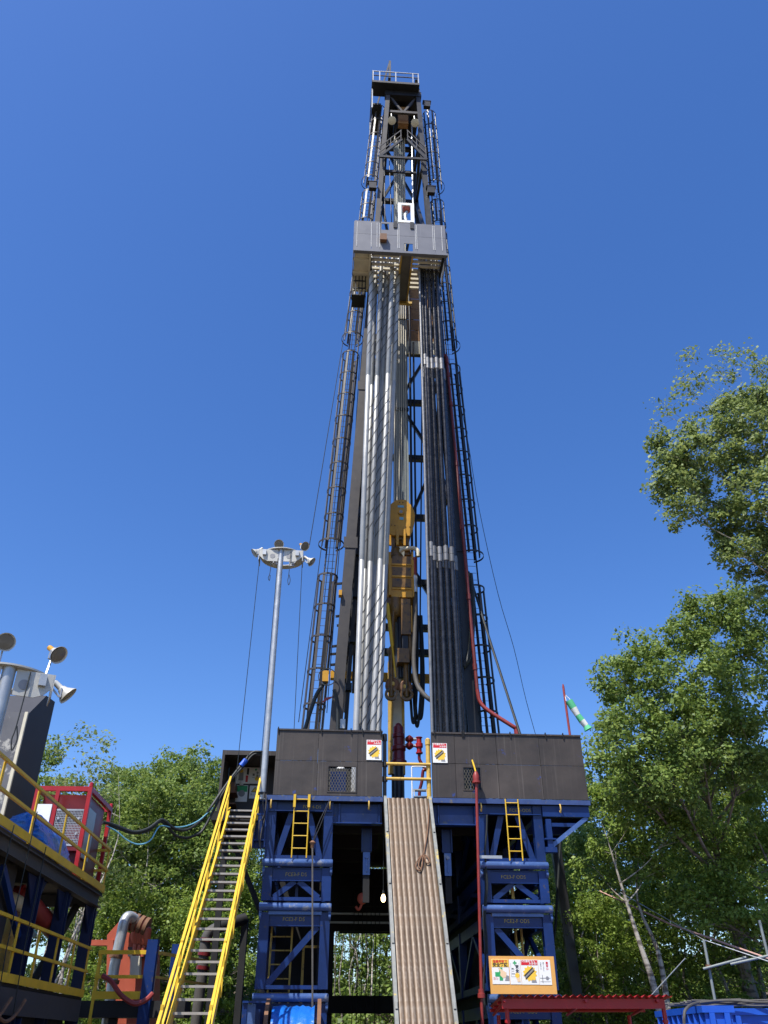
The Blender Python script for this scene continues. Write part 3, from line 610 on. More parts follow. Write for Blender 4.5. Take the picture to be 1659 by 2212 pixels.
for i in range(len(bz)-1):
    za, zb = bz[i], bz[i+1]
    mid = (RLf(zb)+RRf(zb))/2 if i % 2 == 0 else (RLf(za)+RRf(za))/2
    lo = (za, zb) if i % 2 == 0 else (zb, za)
    mast.part('brace', MB().beam(RLf(lo[0]), mid+Vector((0,-0.01,0)), 0.14, 0.14), dark)
    mast.part('brace', MB().beam(RRf(lo[0]), mid+Vector((0,0.01,0)), 0.14, 0.14), dark)
    for a_, b_ in ((FLf, RLf), (FRf, RRf)):
        mast.part('side_brace', MB().beam(a_(za if i % 2 else zb), b_(zb if i % 2 else za), 0.16, 0.18), dark)
for du_, v_, z0_, z1_, w_ in ((0.36, 4.2, 9.0, 31.0, 0.13), (0.30, 5.0, 12.0, 32.0, 0.10), (0.50, 5.6, 15.0, 30.0, 0.12), (0.42, 4.7, 8.0, 24.0, 0.07)):
    mast.part('conduit', MB().beam(Vector((FLf(z0_).x+du_, v_, z0_)), Vector((FLf(z1_).x+du_*0.8, v_, z1_)), w_, w_), dark)
    mast.part('conduit', MB().beam(Vector((FRf(z0_).x-du_, v_+0.3, z0_)), Vector((FRf(z1_).x-du_*0.8, v_+0.3, z1_)), w_, w_), dark)
for z_ in [12.5+1.9*k for k in range(10)]:
    c = FLf(z_); mast.part('junction_box', MB().box(c.x+0.25, c.x+0.25+random.uniform(.15, .4), 4.0, 4.3, z_, z_+random.uniform(.2, .7)), dark)
# front V braces under the crown
z1, z0 = zq(205), zq(243); mid = (FLf(z0)+FRf(z0))/2
mast.part('front_brace', MB().beam(FLf(z1), mid, 0.10, 0.12), brown_leg); mast.part('front_brace', MB().beam(FRf(z1), mid+Vector((0,0.02,0)), 0.10, 0.12), brown_leg)
mast.part('front_girt', MB().beam(FLf(z0), FRf(z0), 0.14, 0.20), brown_leg)
# crown
ca, cb = P(804, 178, 2.9), P(906, 181, 2.9); zc = ca.z
crown = mast.part('crown_platform', MB().box(ca.x, cb.x, 2.9, 3.75, zc, zc+0.12).box(FLf(zc).x-0.1, cb.x, 3.751, 6.6, zc, zc+0.12), dark)
for v in (3.3, 6.1): mast.part('crown_beam', MB().box(FLf(zc).x-0.2, FRf(zc).x+0.2, v, v+0.4, zc-0.45, zc-0.002), dark, crown)
mast.part('crown_block', MB().box(0.25, 1.25, 4.4, 5.4, zc-1.5, zc-0.01), dark, crown)
mast.part('sheave_guard', MB().box(0.45, 1.05, 3.95, 4.3, zc-2.3, zc-0.6), wood, crown)
for k in range(5): mast.part('sheave', MB().lathe((0.35+0.17*k, 4.9, zc-1.5), (1,0,0), [(0,0.5),(0.03,0.44),(0.07,0.44),(0.1,0.5)], 20), dark, crown)
zt = zc+1.30
for u in (ca.x+0.05, ca.x+0.45, (ca.x+cb.x)/2, cb.x-0.38, cb.x-0.05):
    mast.part('rail_post', MB().beam((u, 2.93, zc+0.28), (u, 2.93, zt), 0.06, 0.06), galv, crown)
mast.part('toe_board', MB().box(ca.x, cb.x, 2.86, 2.895, zc+0.02, zc+0.20), brown_leg, crown)
for z in (zt, zc+0.85):
    mast.part('guard_rail', MB().beam((ca.x, 2.93, z), (cb.x, 2.93, z), 0.05, 0.05).beam((ca.x+0.03, 2.93, z), (ca.x+0.03, 6.5, z), 0.05, 0.05).beam((cb.x-0.03, 2.93, z), (cb.x-0.03, 6.5, z), 0.05, 0.05), galv if z == zt else brown_leg, crown)
g0 = P(841, 178, 4.6); g1 = P(842, 133, 4.6)
mast.part('gin_pole', MB().beam((g0.x, 4.6, zc+0.2), (g1.x, 4.6, g1.z), 0.14, 0.14).beam((g0.x-0.8, 4.6, zc+0.28), (g1.x-0.05, 4.6, g1.z-0.3), 0.09, 0.09), brown_leg, crown)
# left side landing under the crown
l0, l1 = P(803, 222, 3.6), P(823, 231, 3.6)
mast.part('side_landing', MB().box(l0.x, l1.x, 3.6, 5.6, l0.z-0.15, l0.z), dark, crown)
mast.part('landing_post', MB().beam((ca.x+0.03, 3.3, l0.z-1.0), (ca.x+0.03, 3.3, zc), 0.07, 0.07).beam((ca.x+0.03, 5.5, l0.z), (ca.x+0.03, 5.5, zc), 0.07, 0.07), galv, crown)
for x, y, v in ((922, 227, 4.2), (805, 402, 3.2), (931, 412, 3.2)):
    p = P(x, y, v); mast.part('floodlight', MB().box(p.x-0.20, p.x+0.20, p.y-0.12, p.y+0.12, p.z-0.28, p.z+0.25).box(p.x-0.26, p.x+0.26, p.y-0.14, p.y+0.14, p.z+0.25, p.z+0.29), dark)
for (x, y, ang) in ((846, 262, 0), (896, 267, 0.4)):
    p = P(x, y, 3.2); b_ = mast.part('snatch_block', MB().lathe((p.x, 3.15, p.z), (0.25,0.55,0.8), [(0,0.18),(0.02,0.24),(0.12,0.24),(0.14,0.18)], 10), cream)
    mast.part('block_shackle', MB().tube([(p.x, 3.2, p.z+0.2), (p.x, 3.3, p.z+0.9)], 0.035, 6), galv, b_)
# stabbing board platform with folded rails
yb = {k: P(*v_, 3.0) for k, v_ in dict(A=(820, 338), B=(922, 341), C=(868, 301), D=(880, 301)).items()}
zp = yb['A'].z
sp = mast.part('stabbing_board', MB().beam((yb['A'].x, 3.0, zp), (yb['B'].x, 3.0, zp), 0.09, 0.16).beam((yb['A'].x+0.5, 3.9, zp), (yb['B'].x-0.5, 3.9, zp), 0.09, 0.14).beam((yb['A'].x, 3.02, zp+0.02), (yb['C'].x, 3.02, yb['C'].z), 0.08, 0.14).beam((yb['B'].x, 3.02, zp+0.02), (yb['D'].x, 3.02, yb['D'].z), 0.08, 0.14), dark)
for s, a_, c_ in ((1, yb['A'], yb['C']), (-1, yb['B'], yb['D'])):
    for dz in (0.55, 1.05): mast.part('board_rail', MB().beam(a_+Vector((0,0.1,dz)), c_+Vector((0,0.1,dz)), 0.045, 0.05), brown_leg, sp)
    for t in (0.02, 0.5, 0.97): 
        c = lerp(a_, c_, t); mast.part('rail_post', MB().beam(c+Vector((0,0.1,0)), c+Vector((0,0.1,1.05)), 0.045, 0.05), brown_leg, sp)
# guide beam (torque tube) with the drilling lines in front of it
tu = lambda z: 0.5+0.0065*(z-28)
zt0, zt1 = 21.0, zq(305, 5.6)
tubep = mast.part('guide_beam', MB().prof((tu(13.5), 5.5, 13.5), (tu(zt1), 5.5, zt1), [(-0.33,-0.2),(0.33,-0.2),(0.33,0.2),(-0.33,0.2)], (0,1,0)), tubegrey)
for z in (20.0, 26.9, 33.0, 40.0): mast.part('beam_joint', MB().box(tu(z)-0.36, tu(z)+0.36, 5.24, 5.30, z-0.09, z+0.09), dark, tubep)
dl = Thing('drilling_line', 'pale wire ropes reeved from the crown down to the yellow travelling block', 'wire rope', (0.3, 4.95, 20.9))
for k in range(6):
    dl.part('line', MB().tube([(0.05+0.10*k, 4.2, 20.4), (0.34+0.12*k, 5.15, zc-1.4)], 0.024, 6), rope)
# loose lines on the mast
def wire(lbl, pts, r, m=rubber, name='cable', cat='cable', n=6, group=None, fr=RIG):
    return solo(name, lbl, cat, MB().tube(pts, r, n), m, tuple(pts[0]), fr, group=group)
for x0, x1, r_, v in ((728, 700, 0.02, 4.6), (722, 612, 0.02, 4.7), (820, 800, 0.02, 4.4)):
    pass
wl_ = [P(872, 1500, 5.0), P(868, 300, 5.0)]
for i, (xa, ya, xb, yb_, v, r_) in enumerate(((893, 1440, 883, 560, 5.2, 0.06), (902, 1440, 893, 740, 5.4, 0.05), (907, 1400, 912, 820, 5.0, 0.035), (846, 480, 838, 262, 4.6, 0.025), (832, 480, 829, 270, 4.6, 0.025), (893, 480, 889, 262, 4.3, 0.045))):
    mast.part('hanging_line', MB().tube([P(xa, ya, v), P(xb, yb_, v)], r_, 6), dark if i < 5 else galv)
# ---- caged ladders
def caged(lbl, segs, cx, v, rr, side, light):
    L = mast.part('caged_ladder', MB().tube([cx(segs[0][0]-0.4)+Vector((0.22*side, rr-0.06, 0)), cx(segs[-1][1])+Vector((0.22*side, rr-0.06, 0))], 0.035, 6).tube([cx(segs[0][0]-0.4)+Vector((-0.22*side, rr-0.06, 0)), cx(segs[-1][1])+Vector((-0.22*side, rr-0.06, 0))], 0.035, 6), light, label=lbl)
    zz = segs[0][0]; h0 = None
    for a_, b_, flare in segs:
        n = max(2, int(round((b_-a_)/1.35))+1)
        for i in range(n):
            z = a_+(b_-a_)*i/(n-1); c = cx(z); big = (i == 0 and flare)
            mast.part('hoop', MB().hoop(c, rr*(1.28 if big else 1.0), 0.075, 0.016, 90+22, 90-22+360, 22), light, L)
        for k in range(8):
            an = R(90+35+(290)*k/7)
            d = Vector((math.cos(an)*(rr-0.012), math.sin(an)*(rr-0.012), 0))
            mast.part('cage_bar', MB().beam(cx(a_+(0 if not flare else 0.0))+d, cx(b_)+d, 0.105, 0.02, (math.cos(an), math.sin(an), 0)), light, L)
    z = segs[0][0]; rung = MB()
    while z < segs[-1][1]:
        c = cx(z); rung.tube([c+Vector((-0.22, rr-0.06, 0)), c+Vector((0.22, rr-0.06, 0))], 0.010, 5); z += 0.32
    mast.part('rungs', rung, light, L, kind='stuff')
VC = 4.4
cl = line_z(P(676, 1560, VC), P(757, 770, VC)); cl2 = line_z(P(757, 770, VC), P(818, 240, VC))
cxl = lambda z: cl(z) if z < P(757,770,VC).z else cl2(z)
Z = lambda y: P(760, y, VC).z
caged('left caged ladder', [(8.0, Z(1250), 0), (Z(1178), Z(770), 1), (Z(733), Z(590), 1), (Z(480), Z(420), 0), (Z(392), Z(236), 1)], cxl, VC, 0.40, 1, brown_leg)
cr = line_z(P(1054, 1560, VC), P(966, 700, VC)); cr2 = line_z(P(966, 700, VC), P(926, 240, VC))
cxr = lambda z: cr(z) if z < P(966,700,VC).z else cr2(z)
caged('right caged ladder', [(8.0, Z(1265), 0), (Z(1193), Z(788), 1), (Z(738), Z(500), 1), (Z(478), Z(432), 0), (Z(394), Z(240), 1)], cxr, VC, 0.40, -1, dark)
# ---- racking board
B0, B1, BZ0, BZ1 = -2.02, 2.33, 32.85, 34.95
rk = mast.part('racking_board', MB().box(B0-0.03, B1+0.03, 0.92, 1.10, BZ0-0.14, BZ0-0.005), greypan)
cols = [-2.02, -1.22, -0.82, 0.03, 0.95, 1.80, 2.33]; zmid = 34.0
n0, n1 = P(873, 540, 1).x, P(892, 540, 1).x
for i in range(6):
    a_, b_ = cols[i], cols[i+1]
    for (za, zb) in ((BZ0, zmid), (zmid, BZ1)):
        m = MB()
        if i == 2 and za == zmid: m.box(a_+0.05, -0.82+0.08, 1.0, 1.03, za+.01, zb).box(-0.38, b_-0.006, 1.0, 1.03, za+.01, zb).box(-0.74, -0.38, 1.0, 1.03, za+.01, zb-0.58).box(-0.74, -0.38, 1.0, 1.03, zb-0.12, zb)
        elif i == 3 and za == BZ0: m.box(a_+.006, n0, 1.0, 1.03, za, zb-.01).box(n1, b_-.006, 1.0, 1.03, za, zb-.01).box(n0, n1, 1.0, 1.03, za+0.62, zb-.01)
        else: m.box(a_+.006, b_-.006, 1.0, 1.03, za+.005, zb-.006)
        mast.part('panel', m, greypan, rk, smooth=False)
for u in cols[1:-1]+[-1.9, -0.95, 0.1, 0.88, 1.72, 2.15]:
    mast.part('weld_strip', MB().box(u-0.012, u+0.012, 0.985, 0.998, BZ0+0.25, BZ1-0.12), weld, rk)
mast.part('side_panel', MB().box(B0-0.03, B0, 1.04, 2.9, BZ0, BZ1), greypan, rk); mast.part('side_panel', MB().box(B1, B1+0.03, 1.04, 3.0, BZ0, BZ1-0.2), greypan, rk)
zf = BZ0-0.02
f0 = None
for k in range(8):
    v = 1.28+0.27*k
    if f0 is None:
        f0 = mast.part('finger', MB().box(-1.18, 0.14, v, v+0.10, zf+0.05, zf+0.18), cream, rk); f1 = mast.part('finger', MB().box(0.72, 2.2, v, v+0.10, zf+0.05, zf+0.18), cream, rk)
    else: mast.again(f0, (0, 0.27*k, 0)); mast.again(f1, (0, 0.27*k, 0))
mast.part('walkway', MB().box(B0+0.02, -1.22, 1.12, 3.35, zf+0.06, zf+0.10), cream, rk)
mast.part('walkway_frame', MB().box(B0, -1.2, 1.5, 1.58, zf-0.06, zf+0.058).box(B0, -1.2, 2.3, 2.42, zf-0.06, zf+0.058).box(-1.30, -1.21, 1.1, 3.4, zf-0.12, zf+0.05).box(B0, -0.9, 3.36, 3.46, zf-0.1, zf+0.14), cream, rk)
mast.part('diving_board', MB().box(0.26, 0.70, 1.12, 4.2, zf+0.10, zf+0.15), tread, rk)
mast.part('diving_board_frame', MB().box(0.18, 0.255, 1.1, 4.2, zf-0.02, zf+0.13).box(0.705, 0.78, 1.1, 4.2, zf-0.02, zf+0.13).box(0.1, 1.0, 4.1, 4.25, zf-0.04, zf+0.1), oldyellow, rk)
mast.part('board_bracket', MB().beam(FLf(zf)+Vector((0,0,0)), (-1.26, 1.2, zf-0.02), 0.12, 0.14).beam(FRf(zf), (2.2, 1.2, zf-0.02), 0.12, 0.14), dark, rk)
# white gate frame with a red lamp above the board
w0, w1 = P(860, 480, 1.06), P(894, 440, 1.06)
wf = mast.part('white_frame', MB().box(w0.x, w0.x+0.17, 1.04, 1.12, w0.z, w1.z).box(w1.x-0.17, w1.x, 1.04, 1.12, w0.z, w1.z).box(w0.x+.17, w1.x-.17, 1.04, 1.12, w0.z, w0.z+0.16).box(w0.x+.17, w1.x-.17, 1.04, 1.12, w1.z-0.16, w1.z), whitep, rk)
p = P(878, 455, 1.3); mast.part('winch', MB().lathe((p.x, 1.3, p.z-0.1), (0,0,1), [(0,0.12),(0.1,0.2),(0.45,0.2),(0.5,0.14)], 12), orange, rk)
mast.part('winch_hook', MB().tube(smoothpath([(p.x, 1.3, p.z-0.1), (p.x-0.08, 1.3, p.z-0.5), (p.x-0.02, 1.3, p.z-0.8)], 4), 0.09, 8), galv, rk)
for x in (854, 890):
    q_ = P(x, 485, 0.97); mast.part('hinge', MB().box(q_.x-0.09, q_.x+0.09, 0.95, 0.984, BZ1-0.42, BZ1+0.05), dark, rk)
q_ = P(828, 512, 0.9); mast.part('basket', MB().box(q_.x-0.16, q_.x+0.16, 0.78, 0.97, q_.z-0.30, q_.z+0.12), rust, rk)
# left service basket below the board
s0, s1 = P(762, 588, 2.6), P(789, 638, 2.6)
sb = mast.part('service_basket', MB().box(s0.x, s1.x, 2.6, 3.4, s1.z, s1.z+0.05), dark, rk)
for z in (s1.z+0.5, s1.z+1.0, s0.z):
    mast.part('basket_rail', MB().beam((s0.x, 2.62, z), (s1.x, 2.62, z), 0.05, 0.05).beam((s0.x, 2.62, z), (s0.x, 3.4, z), 0.05, 0.05), dark, sb)
for k in range(5):
    u = s0.x+(s1.x-s0.x)*k/4; mast.part('basket_bar', MB().beam((u, 2.62, s1.z), (u, 2.62, s0.z+0.2), 0.05, 0.04), dark, sb)
# wooden wind break behind the pipes, plank by plank
pa, pb = P(876, 735, 6.0), P(915, 625, 6.0)
N = 7; hgt = (pb.z+1.6-pa.z)/N
wbk = mast.part('wind_break', MB().beam((pa.x+0.05, 6.08, pa.z), (pa.x+0.05, 6.08, pb.z+1.6), 0.1, 0.06).beam((pb.x+0.3, 6.08, pa.z), (pb.x+0.3, 6.08, pb.z+1.6), 0.1, 0.06), dark)
k0 = mast.part('plank', MB().box(pa.x-1.2, pb.x+0.5, 6.0, 6.04, pa.z, pa.z+hgt-0.05), wood, wbk)
for k in range(1, N): mast.again(k0, (0, 0.006*(k % 2), hgt*k))
mast.part('sill_plank', MB().box(-1.2, pb.x+0.5, 6.0, 6.05, pa.z-0.9, pa.z-0.02), cream, wbk)
# odd fittings on the lower left leg
rl = P(762, 1300, 5.6); ll = line_z(P(765, 1480, 5.6), P(775, 1080, 5.6))
pr = mast.part('perforated_rail', MB().beam(ll(13.0), ll(22.5), 0.16, 0.20, (0,1,0)), brown_leg)
for k in range(16):
    c = ll(13.4+0.55*k); mast.part('hole', MB().lathe((c.x, c.y-0.095, c.z), (0,-1,0), [(0,0.035),(0.012,0.035)], 8), dark, pr)
for (x, y, sx, sz) in ((748, 1260, .3, .35), (745, 1395, .28, .3), (741, 1412, .35, .3), (752, 1330, .25, .5), (741, 1435, .22, .2), (755, 1350, .2, .8)):
    c = P(x, y, 5.2); mast.part('fitting', MB().box(c.x-sx/2, c.x+sx/2, 5.05, 5.35, c.z-sz/2, c.z+sz/2).beam((c.x-0.5, 5.3, c.z), (c.x+0.3, 5.3, c.z+0.1), 0.08, 0.08), dark)
for (x, y, m_, s_) in ((703, 1462, oily, .11), (735, 1282, oily, .06), (740, 1565, galv, .09)):
    c = P(x, y, 3.2); mast.part('box_lamp', MB().box(c.x-s_, c.x+s_, 3.1, 3.35, c.z-s_*1.8, c.z+s_*1.8), m_)
c = P(707, 1462, 3.1); mast.part('cable_loop', MB().hoop(c, 0.30, 0.03, 0.03, 0, 360, 20, (1,0,0), (0,0,1), (0,1,0)), rubber)
a_, b_, c_, d_ = P(694, 1519, 3.2), P(716, 1508, 3.2), P(719, 1504, 3.2), P(703, 1507, 3.2)
mast.part('red_flag', MB().plate([a_, b_, c_, d_], (0,1,0), 0.02), redpipe)
wp = [P(706, 1450, 3.3), P(700, 1475, 3.2), P(684, 1500, 3.2), P(668, 1545, 3.2), P(655, 1590, 3.2)]
mast.part('cable_conduit', MB().tube(smoothpath(wp, 4), 0.07, 8), rubber)
mast.part('cable_conduit', MB().tube(smoothpath([P(722, 1490, 3.0), P(729, 1520, 3.0), P(730, 1560, 3.0), P(729, 1600, 3.0)], 4), 0.07, 8), rubber)

# ================================================================== RACKED TUBULARS
def pipe_line(xb, yb, xt, yt, vb, vt):
    b_, t_ = P(xb, yb, vb), P(xt, yt, vt); d = (t_-b_)/(t_.z-b_.z)
    return b_+d*(7.72-b_.z), t_+d*(34.2-t_.z)
def pipe_stand(xb, xt, vb, vt, r=0.080, jr=0.099):
    p, q = pipe_line(xb, 1585, xt, 560, vb, vt); L = (q-p).length; d = (q-p).normalized()
    T_ = Thing('drill_pipe_stand', 'black drill pipe stand with bright tool joints racked right of the ramp gap', 'drill pipe', tuple(p), group='black drill pipe stands racked on the right')
    bow = Vector((random.uniform(-.07, .07), random.uniform(-.05, .05), 0)); pos = lambda s: p+d*s+bow*math.sin(math.pi*s/L); dj = random.uniform(-.12, .12)
    for i, (s0, s1) in enumerate(((0, 9.35+dj), (10.0+dj, 18.95+dj), (19.6+dj, L))):
        T_.part('pipe', MB().tube([pos(s0+(s1-s0)*t/6) for t in range(7)], r, 14), blackpipe)
    for s in (9.35+dj, 18.95+dj):
        T_.part('tool_joint', MB().lathe(pos(s), d, [(0,r),(0.02,jr),(0.32,jr),(0.325,jr*0.9),(0.335,jr*0.9),(0.34,jr),(0.63,jr),(0.65,r)], 14), joint)
for i, (xb, xt) in enumerate(((939, 909), (953, 916.5), (967.5, 924.5), (981.5, 932), (996, 941))):
    pipe_stand(xb, xt, 2.35, 2.0)
for i, (xb, xt) in enumerate(((946, 906), (960, 913), (975, 921), (989, 929), (1003, 938))):
    pipe_stand(xb+1, xt+2, 3.1, 2.6)
# white-sided casing at the inner edge
p, q = pipe_line(934, 1585, 905, 560, 2.2, 1.9)
solo('casing_joint', 'pale grey pipe standing at the inner edge of the black drill pipe rack', 'pipe', MB().tube([p, q], 0.055, 12), joint, tuple(p))
def collar_stand(xb, yb, xt, yt, vb, vt, r, spirals, seed):
    p, q = pipe_line(xb, yb, xt, yt, vb, vt); L = (q-p).length; d = (q-p).normalized()
    T_ = Thing('drill_collar_stand', 'grey spiral drill collar stand racked left of the ramp gap', 'drill collar', tuple(p), group='grey spiral drill collar stands racked on the left')
    prof = [(0, r*.8), (0.02, r)]
    for s in (9.2, 18.4): prof += [(s, r), (s+0.01, r*0.95), (s+0.04, r*0.95), (s+0.05, r)]
    prof += [(L, r)]
    T_.part('bar', MB().lathe(p, d, prof, 18), collar)
    a_ = d.cross(Vector((0,1,0))).normalized(); b_ = d.cross(a_)
    for (s0, s1) in spirals:
        for ph in range(2):
            pts = []; n = int((s1-s0)*9)
            for i in range(n+1):
                s = s0+(s1-s0)*i/n; an = 2*math.pi*s/(1.12+0.30*((seed*1.7) % 1))+ph*math.pi+seed*5.3; e = min(1, i/3, (n-i)/3)
                pts.append(p+d*s+(a_*math.cos(an)+b_*math.sin(an))*(r*(0.86+0.06*e)))
            T_.part('groove', MB().tube(pts, r*0.22, 5), groove)
SPI = [(1.2, 8.2), (10.4, 17.6), (19.6, 25.5)]
collar_stand(769, 1578, 801, 640, 2.3, 2.2, 0.105, [(19.6, 25.5)], 0.3)
collar_stand(786, 1578, 823, 590, 2.45, 2.15, 0.105, SPI, 0.9)
collar_stand(806, 1578, 847, 590, 2.2, 2.0, 0.105, SPI, 2.0)
collar_stand(796, 1578, 835, 590, 2.8, 2.4, 0.10, SPI, 1.4)
collar_stand(817, 1578, 861, 575, 2.7, 2.35, 0.105, [(2, 8.2), (19.6, 25.8)], 2.6)
for x0_, x1_, s_ in ((776, 812, .2), (790, 829, 1.1), (801, 841, 2.2), (812, 853, 3.0)): collar_stand(x0_, 1578, x1_, 590, 3.05, 2.75, 0.10, SPI, s_)

# ================================================================== TRAVELLING BLOCK + TOP DRIVE
tbk = Thing('travelling_block', 'yellow rounded travelling block hanging from the drilling lines', 'travelling block', (0.3, 4.0, 18.0))
VB_ = 4.0
def BQ(x, y, v=VB_): return P(x, y, v)
outl = [(865+(x_-866)*1.16, y_) for x_, y_ in [(866,1079),(876,1080),(885,1090),(891,1102),(893,1112),(892,1130),(888,1148),(884,1157),(852,1156),(846,1152),(840,1128),(838,1110),(841,1098),(850,1087),(857,1081)]]
face = [BQ(x, y, 3.8) for x, y in outl]
tbk.part('front_cheek', MB().plate(face, (0,1,0), 0.10), oily)
tbk.part('rear_cheek', MB().plate([p_+Vector((-0.06,0.62,-0.10)) for p_ in face], (0,1,0), 0.10), oily)
c = BQ(866, 1107, 3.8)
tbk.part('sheave_case', MB().lathe((c.x, 3.93, c.z+0.02), (0,1,0), [(0,0.50),(0.5,0.50)], 24), grease)
tbk.part('axle_boss', MB().lathe((c.x, 3.79, c.z), (0,-1,0), [(0,0.13),(0.05,0.13),(0.055,0.09),(0.06,0.085)], 18), oily); tbk.part('axle', MB().lathe((c.x, 3.73, c.z), (0,-1,0), [(0,0.075),(0.01,0.07)], 14), inkgry)
tbk.part('maker_plate', MB().box(c.x-0.13, c.x+0.13, 3.785, 3.797, c.z+0.24, c.z+0.34), skyblue); tbk.part('maker_plate', MB().box(c.x-0.06, c.x+0.10, 3.785, 3.797, c.z-0.36, c.z-0.24), skyblue)
for (x, y) in ((863,1085),(870,1085),(846,1134),(853,1135),(876,1137),(885,1138)):
    k = BQ(x, y, 3.79); tbk.part('bolt', MB().lathe((k.x, 3.795, k.z), (0,-1,0), [(0,0.025),(0.02,0.02)], 8), rust)
for s in (-0.16, 0.12):
    tbk.part('clevis_lug', MB().box(c.x+s-0.05, c.x+s+0.05, 3.70, 3.79, c.z-1.62, c.z-0.85), oily)
tbk.part('bail', MB().tube(smoothpath([(c.x-0.34, 4.0, c.z-1.95), (c.x-0.24, 4.0, c.z-1.4), (c.x, 4.0, c.z-1.15), (c.x+0.22, 4.0, c.z-1.4), (c.x+0.32, 4.0, c.z-1.95)], 4), 0.10, 10), grease)
tdr = Thing('top_drive', 'yellow top drive motor unit with link arms below the travelling block', 'top drive', (0.2, 4.0, 14.0))
a_, b_ = P(845, 1205, 3.7), P(891, 1290, 3.7)
tdr.part('motor_housing', MB().box(a_.x, b_.x, 3.72, 4.7, b_.z, a_.z), oily); h0 = b_.z; h1 = a_.z; hu0, hu1 = a_.x, b_.x
tdr.part('side_frame', MB().box(hu0-0.10, hu0-0.004, 3.66, 4.7, h0+0.05, h1+0.25), oily); tdr.part('side_frame', MB().box(hu1+0.004, hu1+0.07, 3.66, 4.7, h0, h1+0.3), oily)
for z in (h1-0.33, h1-0.86, h0+0.32): tdr.part('cross_strap', MB().box(hu0, hu1, 3.68, 3.718, z, z+0.07), oily)
for k in range(3):
    tdr.part('louvre_panel', MB().box(hu0+0.04, hu1-0.04, 3.69, 3.717, h0+0.42+0.5*k, h0+0.80+0.5*k), grease)
tdr.part('rear_body', MB().box(hu0-0.28, hu0-0.11, 3.9, 4.8, h0-0.3, h1-0.1), grease)
tdr.part('gooseneck', MB().tube(smoothpath([(0.18, 4.0, h1+0.1), (0.25, 3.9, h1+0.45), (0.55, 3.8, h1+0.52), (0.80, 3.75, h1+0.50), (0.92, 3.7, h1+0.35), (0.93, 3.7, h1+0.1)], 4), 0.085, 10), cream)
tdr.part('swivel', MB().lathe((0.1, 4.0, h1), (0,0,1), [(0,0.3),(0.15,0.32),(0.35,0.2),(0.6,0.14)], 16), grease)
tdr.part('bail_arm', MB().beam((-0.02, 4.0, h1+0.3), (-0.05, 4.0, h1+1.2), 0.14, 0.16), grease); tdr.part('bail_arm', MB().beam((0.48, 4.0, h1+0.3), (0.55, 4.0, h1+1.1), 0.14, 0.16), grease)
c1, c2 = P(835, 1290, 4.0), P(878, 1330, 3.9)
tdr.part('gearbox', MB().lathe((0.02, 4.1, h0-0.75), (0,0,1), [(0,0.32),(0.15,0.42),(0.5,0.44),(0.75,0.40)], 18), grease)
tdr.part('pipe_handler', MB().box(0.22, 0.58, 3.62, 4.2, h0-1.6, h0-0.12), grease); tdr.part('pipe_handler_guard', MB().box(0.60, 0.64, 3.6, 4.2, h0-1.5, h0-0.4), oily)
tdr.part('ram', MB().lathe((-0.30, 3.7, h0-0.3), (0.10,0,-1), [(0,0.05),(0.1,0.07),(1.75,0.07),(1.8,0.04),(3.0,0.03)], 10), yellow)
tdr.part('grabber', MB().box(0.05, 0.50, 3.55, 4.1, h0-2.75, h0-2.2), grease); tdr.part('quill', MB().lathe((0.20, 4.0, h0-3.2), (0,0,1), [(0,0.09),(2.6,0.11)], 12), dark)
tdr.part('handler_leg', MB().box(0.25, 0.48, 3.7, 4.0, h0-2.2, h0-1.62), dark)
zl = P(860, 1510, 4.0).z
for u0_, u1_ in ((-0.10, -0.16), (0.55, 0.40)):
    tdr.part('link', MB().tube(smoothpath([(u0_+0.05, 3.8, h0-0.4), (u0_, 3.8, h0-1.2), (u0_, 3.8, h0-2.5), (u1_, 3.8, zl+1.9), (u1_, 3.8, zl)], 5), [0.10]*5+[0.085]*11+[0.10]*5, 10), grease)
    tdr.part('link_eye', MB().hoop((u1_, 3.8, zl+0.1), 0.15, 0.14, 0.09, 0, 360, 18, (1,0,0), (0,0,1), (0,1,0)), grease)
# counterweight rust plates, lower guard plank
for x, y in ((848, 1477), (876, 1483)):
    k = P(x, y, 3.75); sh = tdr.part('elevator_ear', MB().lathe((k.x, 3.75, k.z), (0,1,0), [(0,0.20),(0.05,0.26),(0.25,0.26),(0.3,0.2)], 18), rust)
    tdr.part('ear_pin', MB().lathe((k.x, 3.74, k.z), (0,-1,0), [(0,0.09),(0.03,0.06)], 12), oldyellow, sh)
ga, gb_ = P(851, 1420, 4.4), P(870, 1680, 4.4)
gd = Thing('guide_post', 'pale scuffed guide post running down behind the red tools to the rig floor', 'post', (0.1, 4.5, 7.7))
gu = lambda x, y: P(x, y, 4.6).x
gd.part('face_plate', MB().box(gu(848,1560), gu(868,1560), 4.6, 4.75, P(850,1672,4.6).z, P(850,1418,4.6).z), cream); gd.part('edge_strip', MB().box(gu(848,1560)-0.16, gu(848,1560)-0.004, 4.55, 4.75, P(850,1672,4.6).z, P(850,1430,4.6).z), oldyellow); gd.part('edge_strip', MB().box(gu(868,1560)+0.004, gu(868,1560)+0.10, 4.55, 4.75, P(850,1672,4.6).z, P(850,1430,4.6).z), oldyellow)
gd.part('foot', MB().box(gu(846,1560), gu(872,1560), 4.62, 4.8, 7.7, P(850,1672,4.6).z), dark)
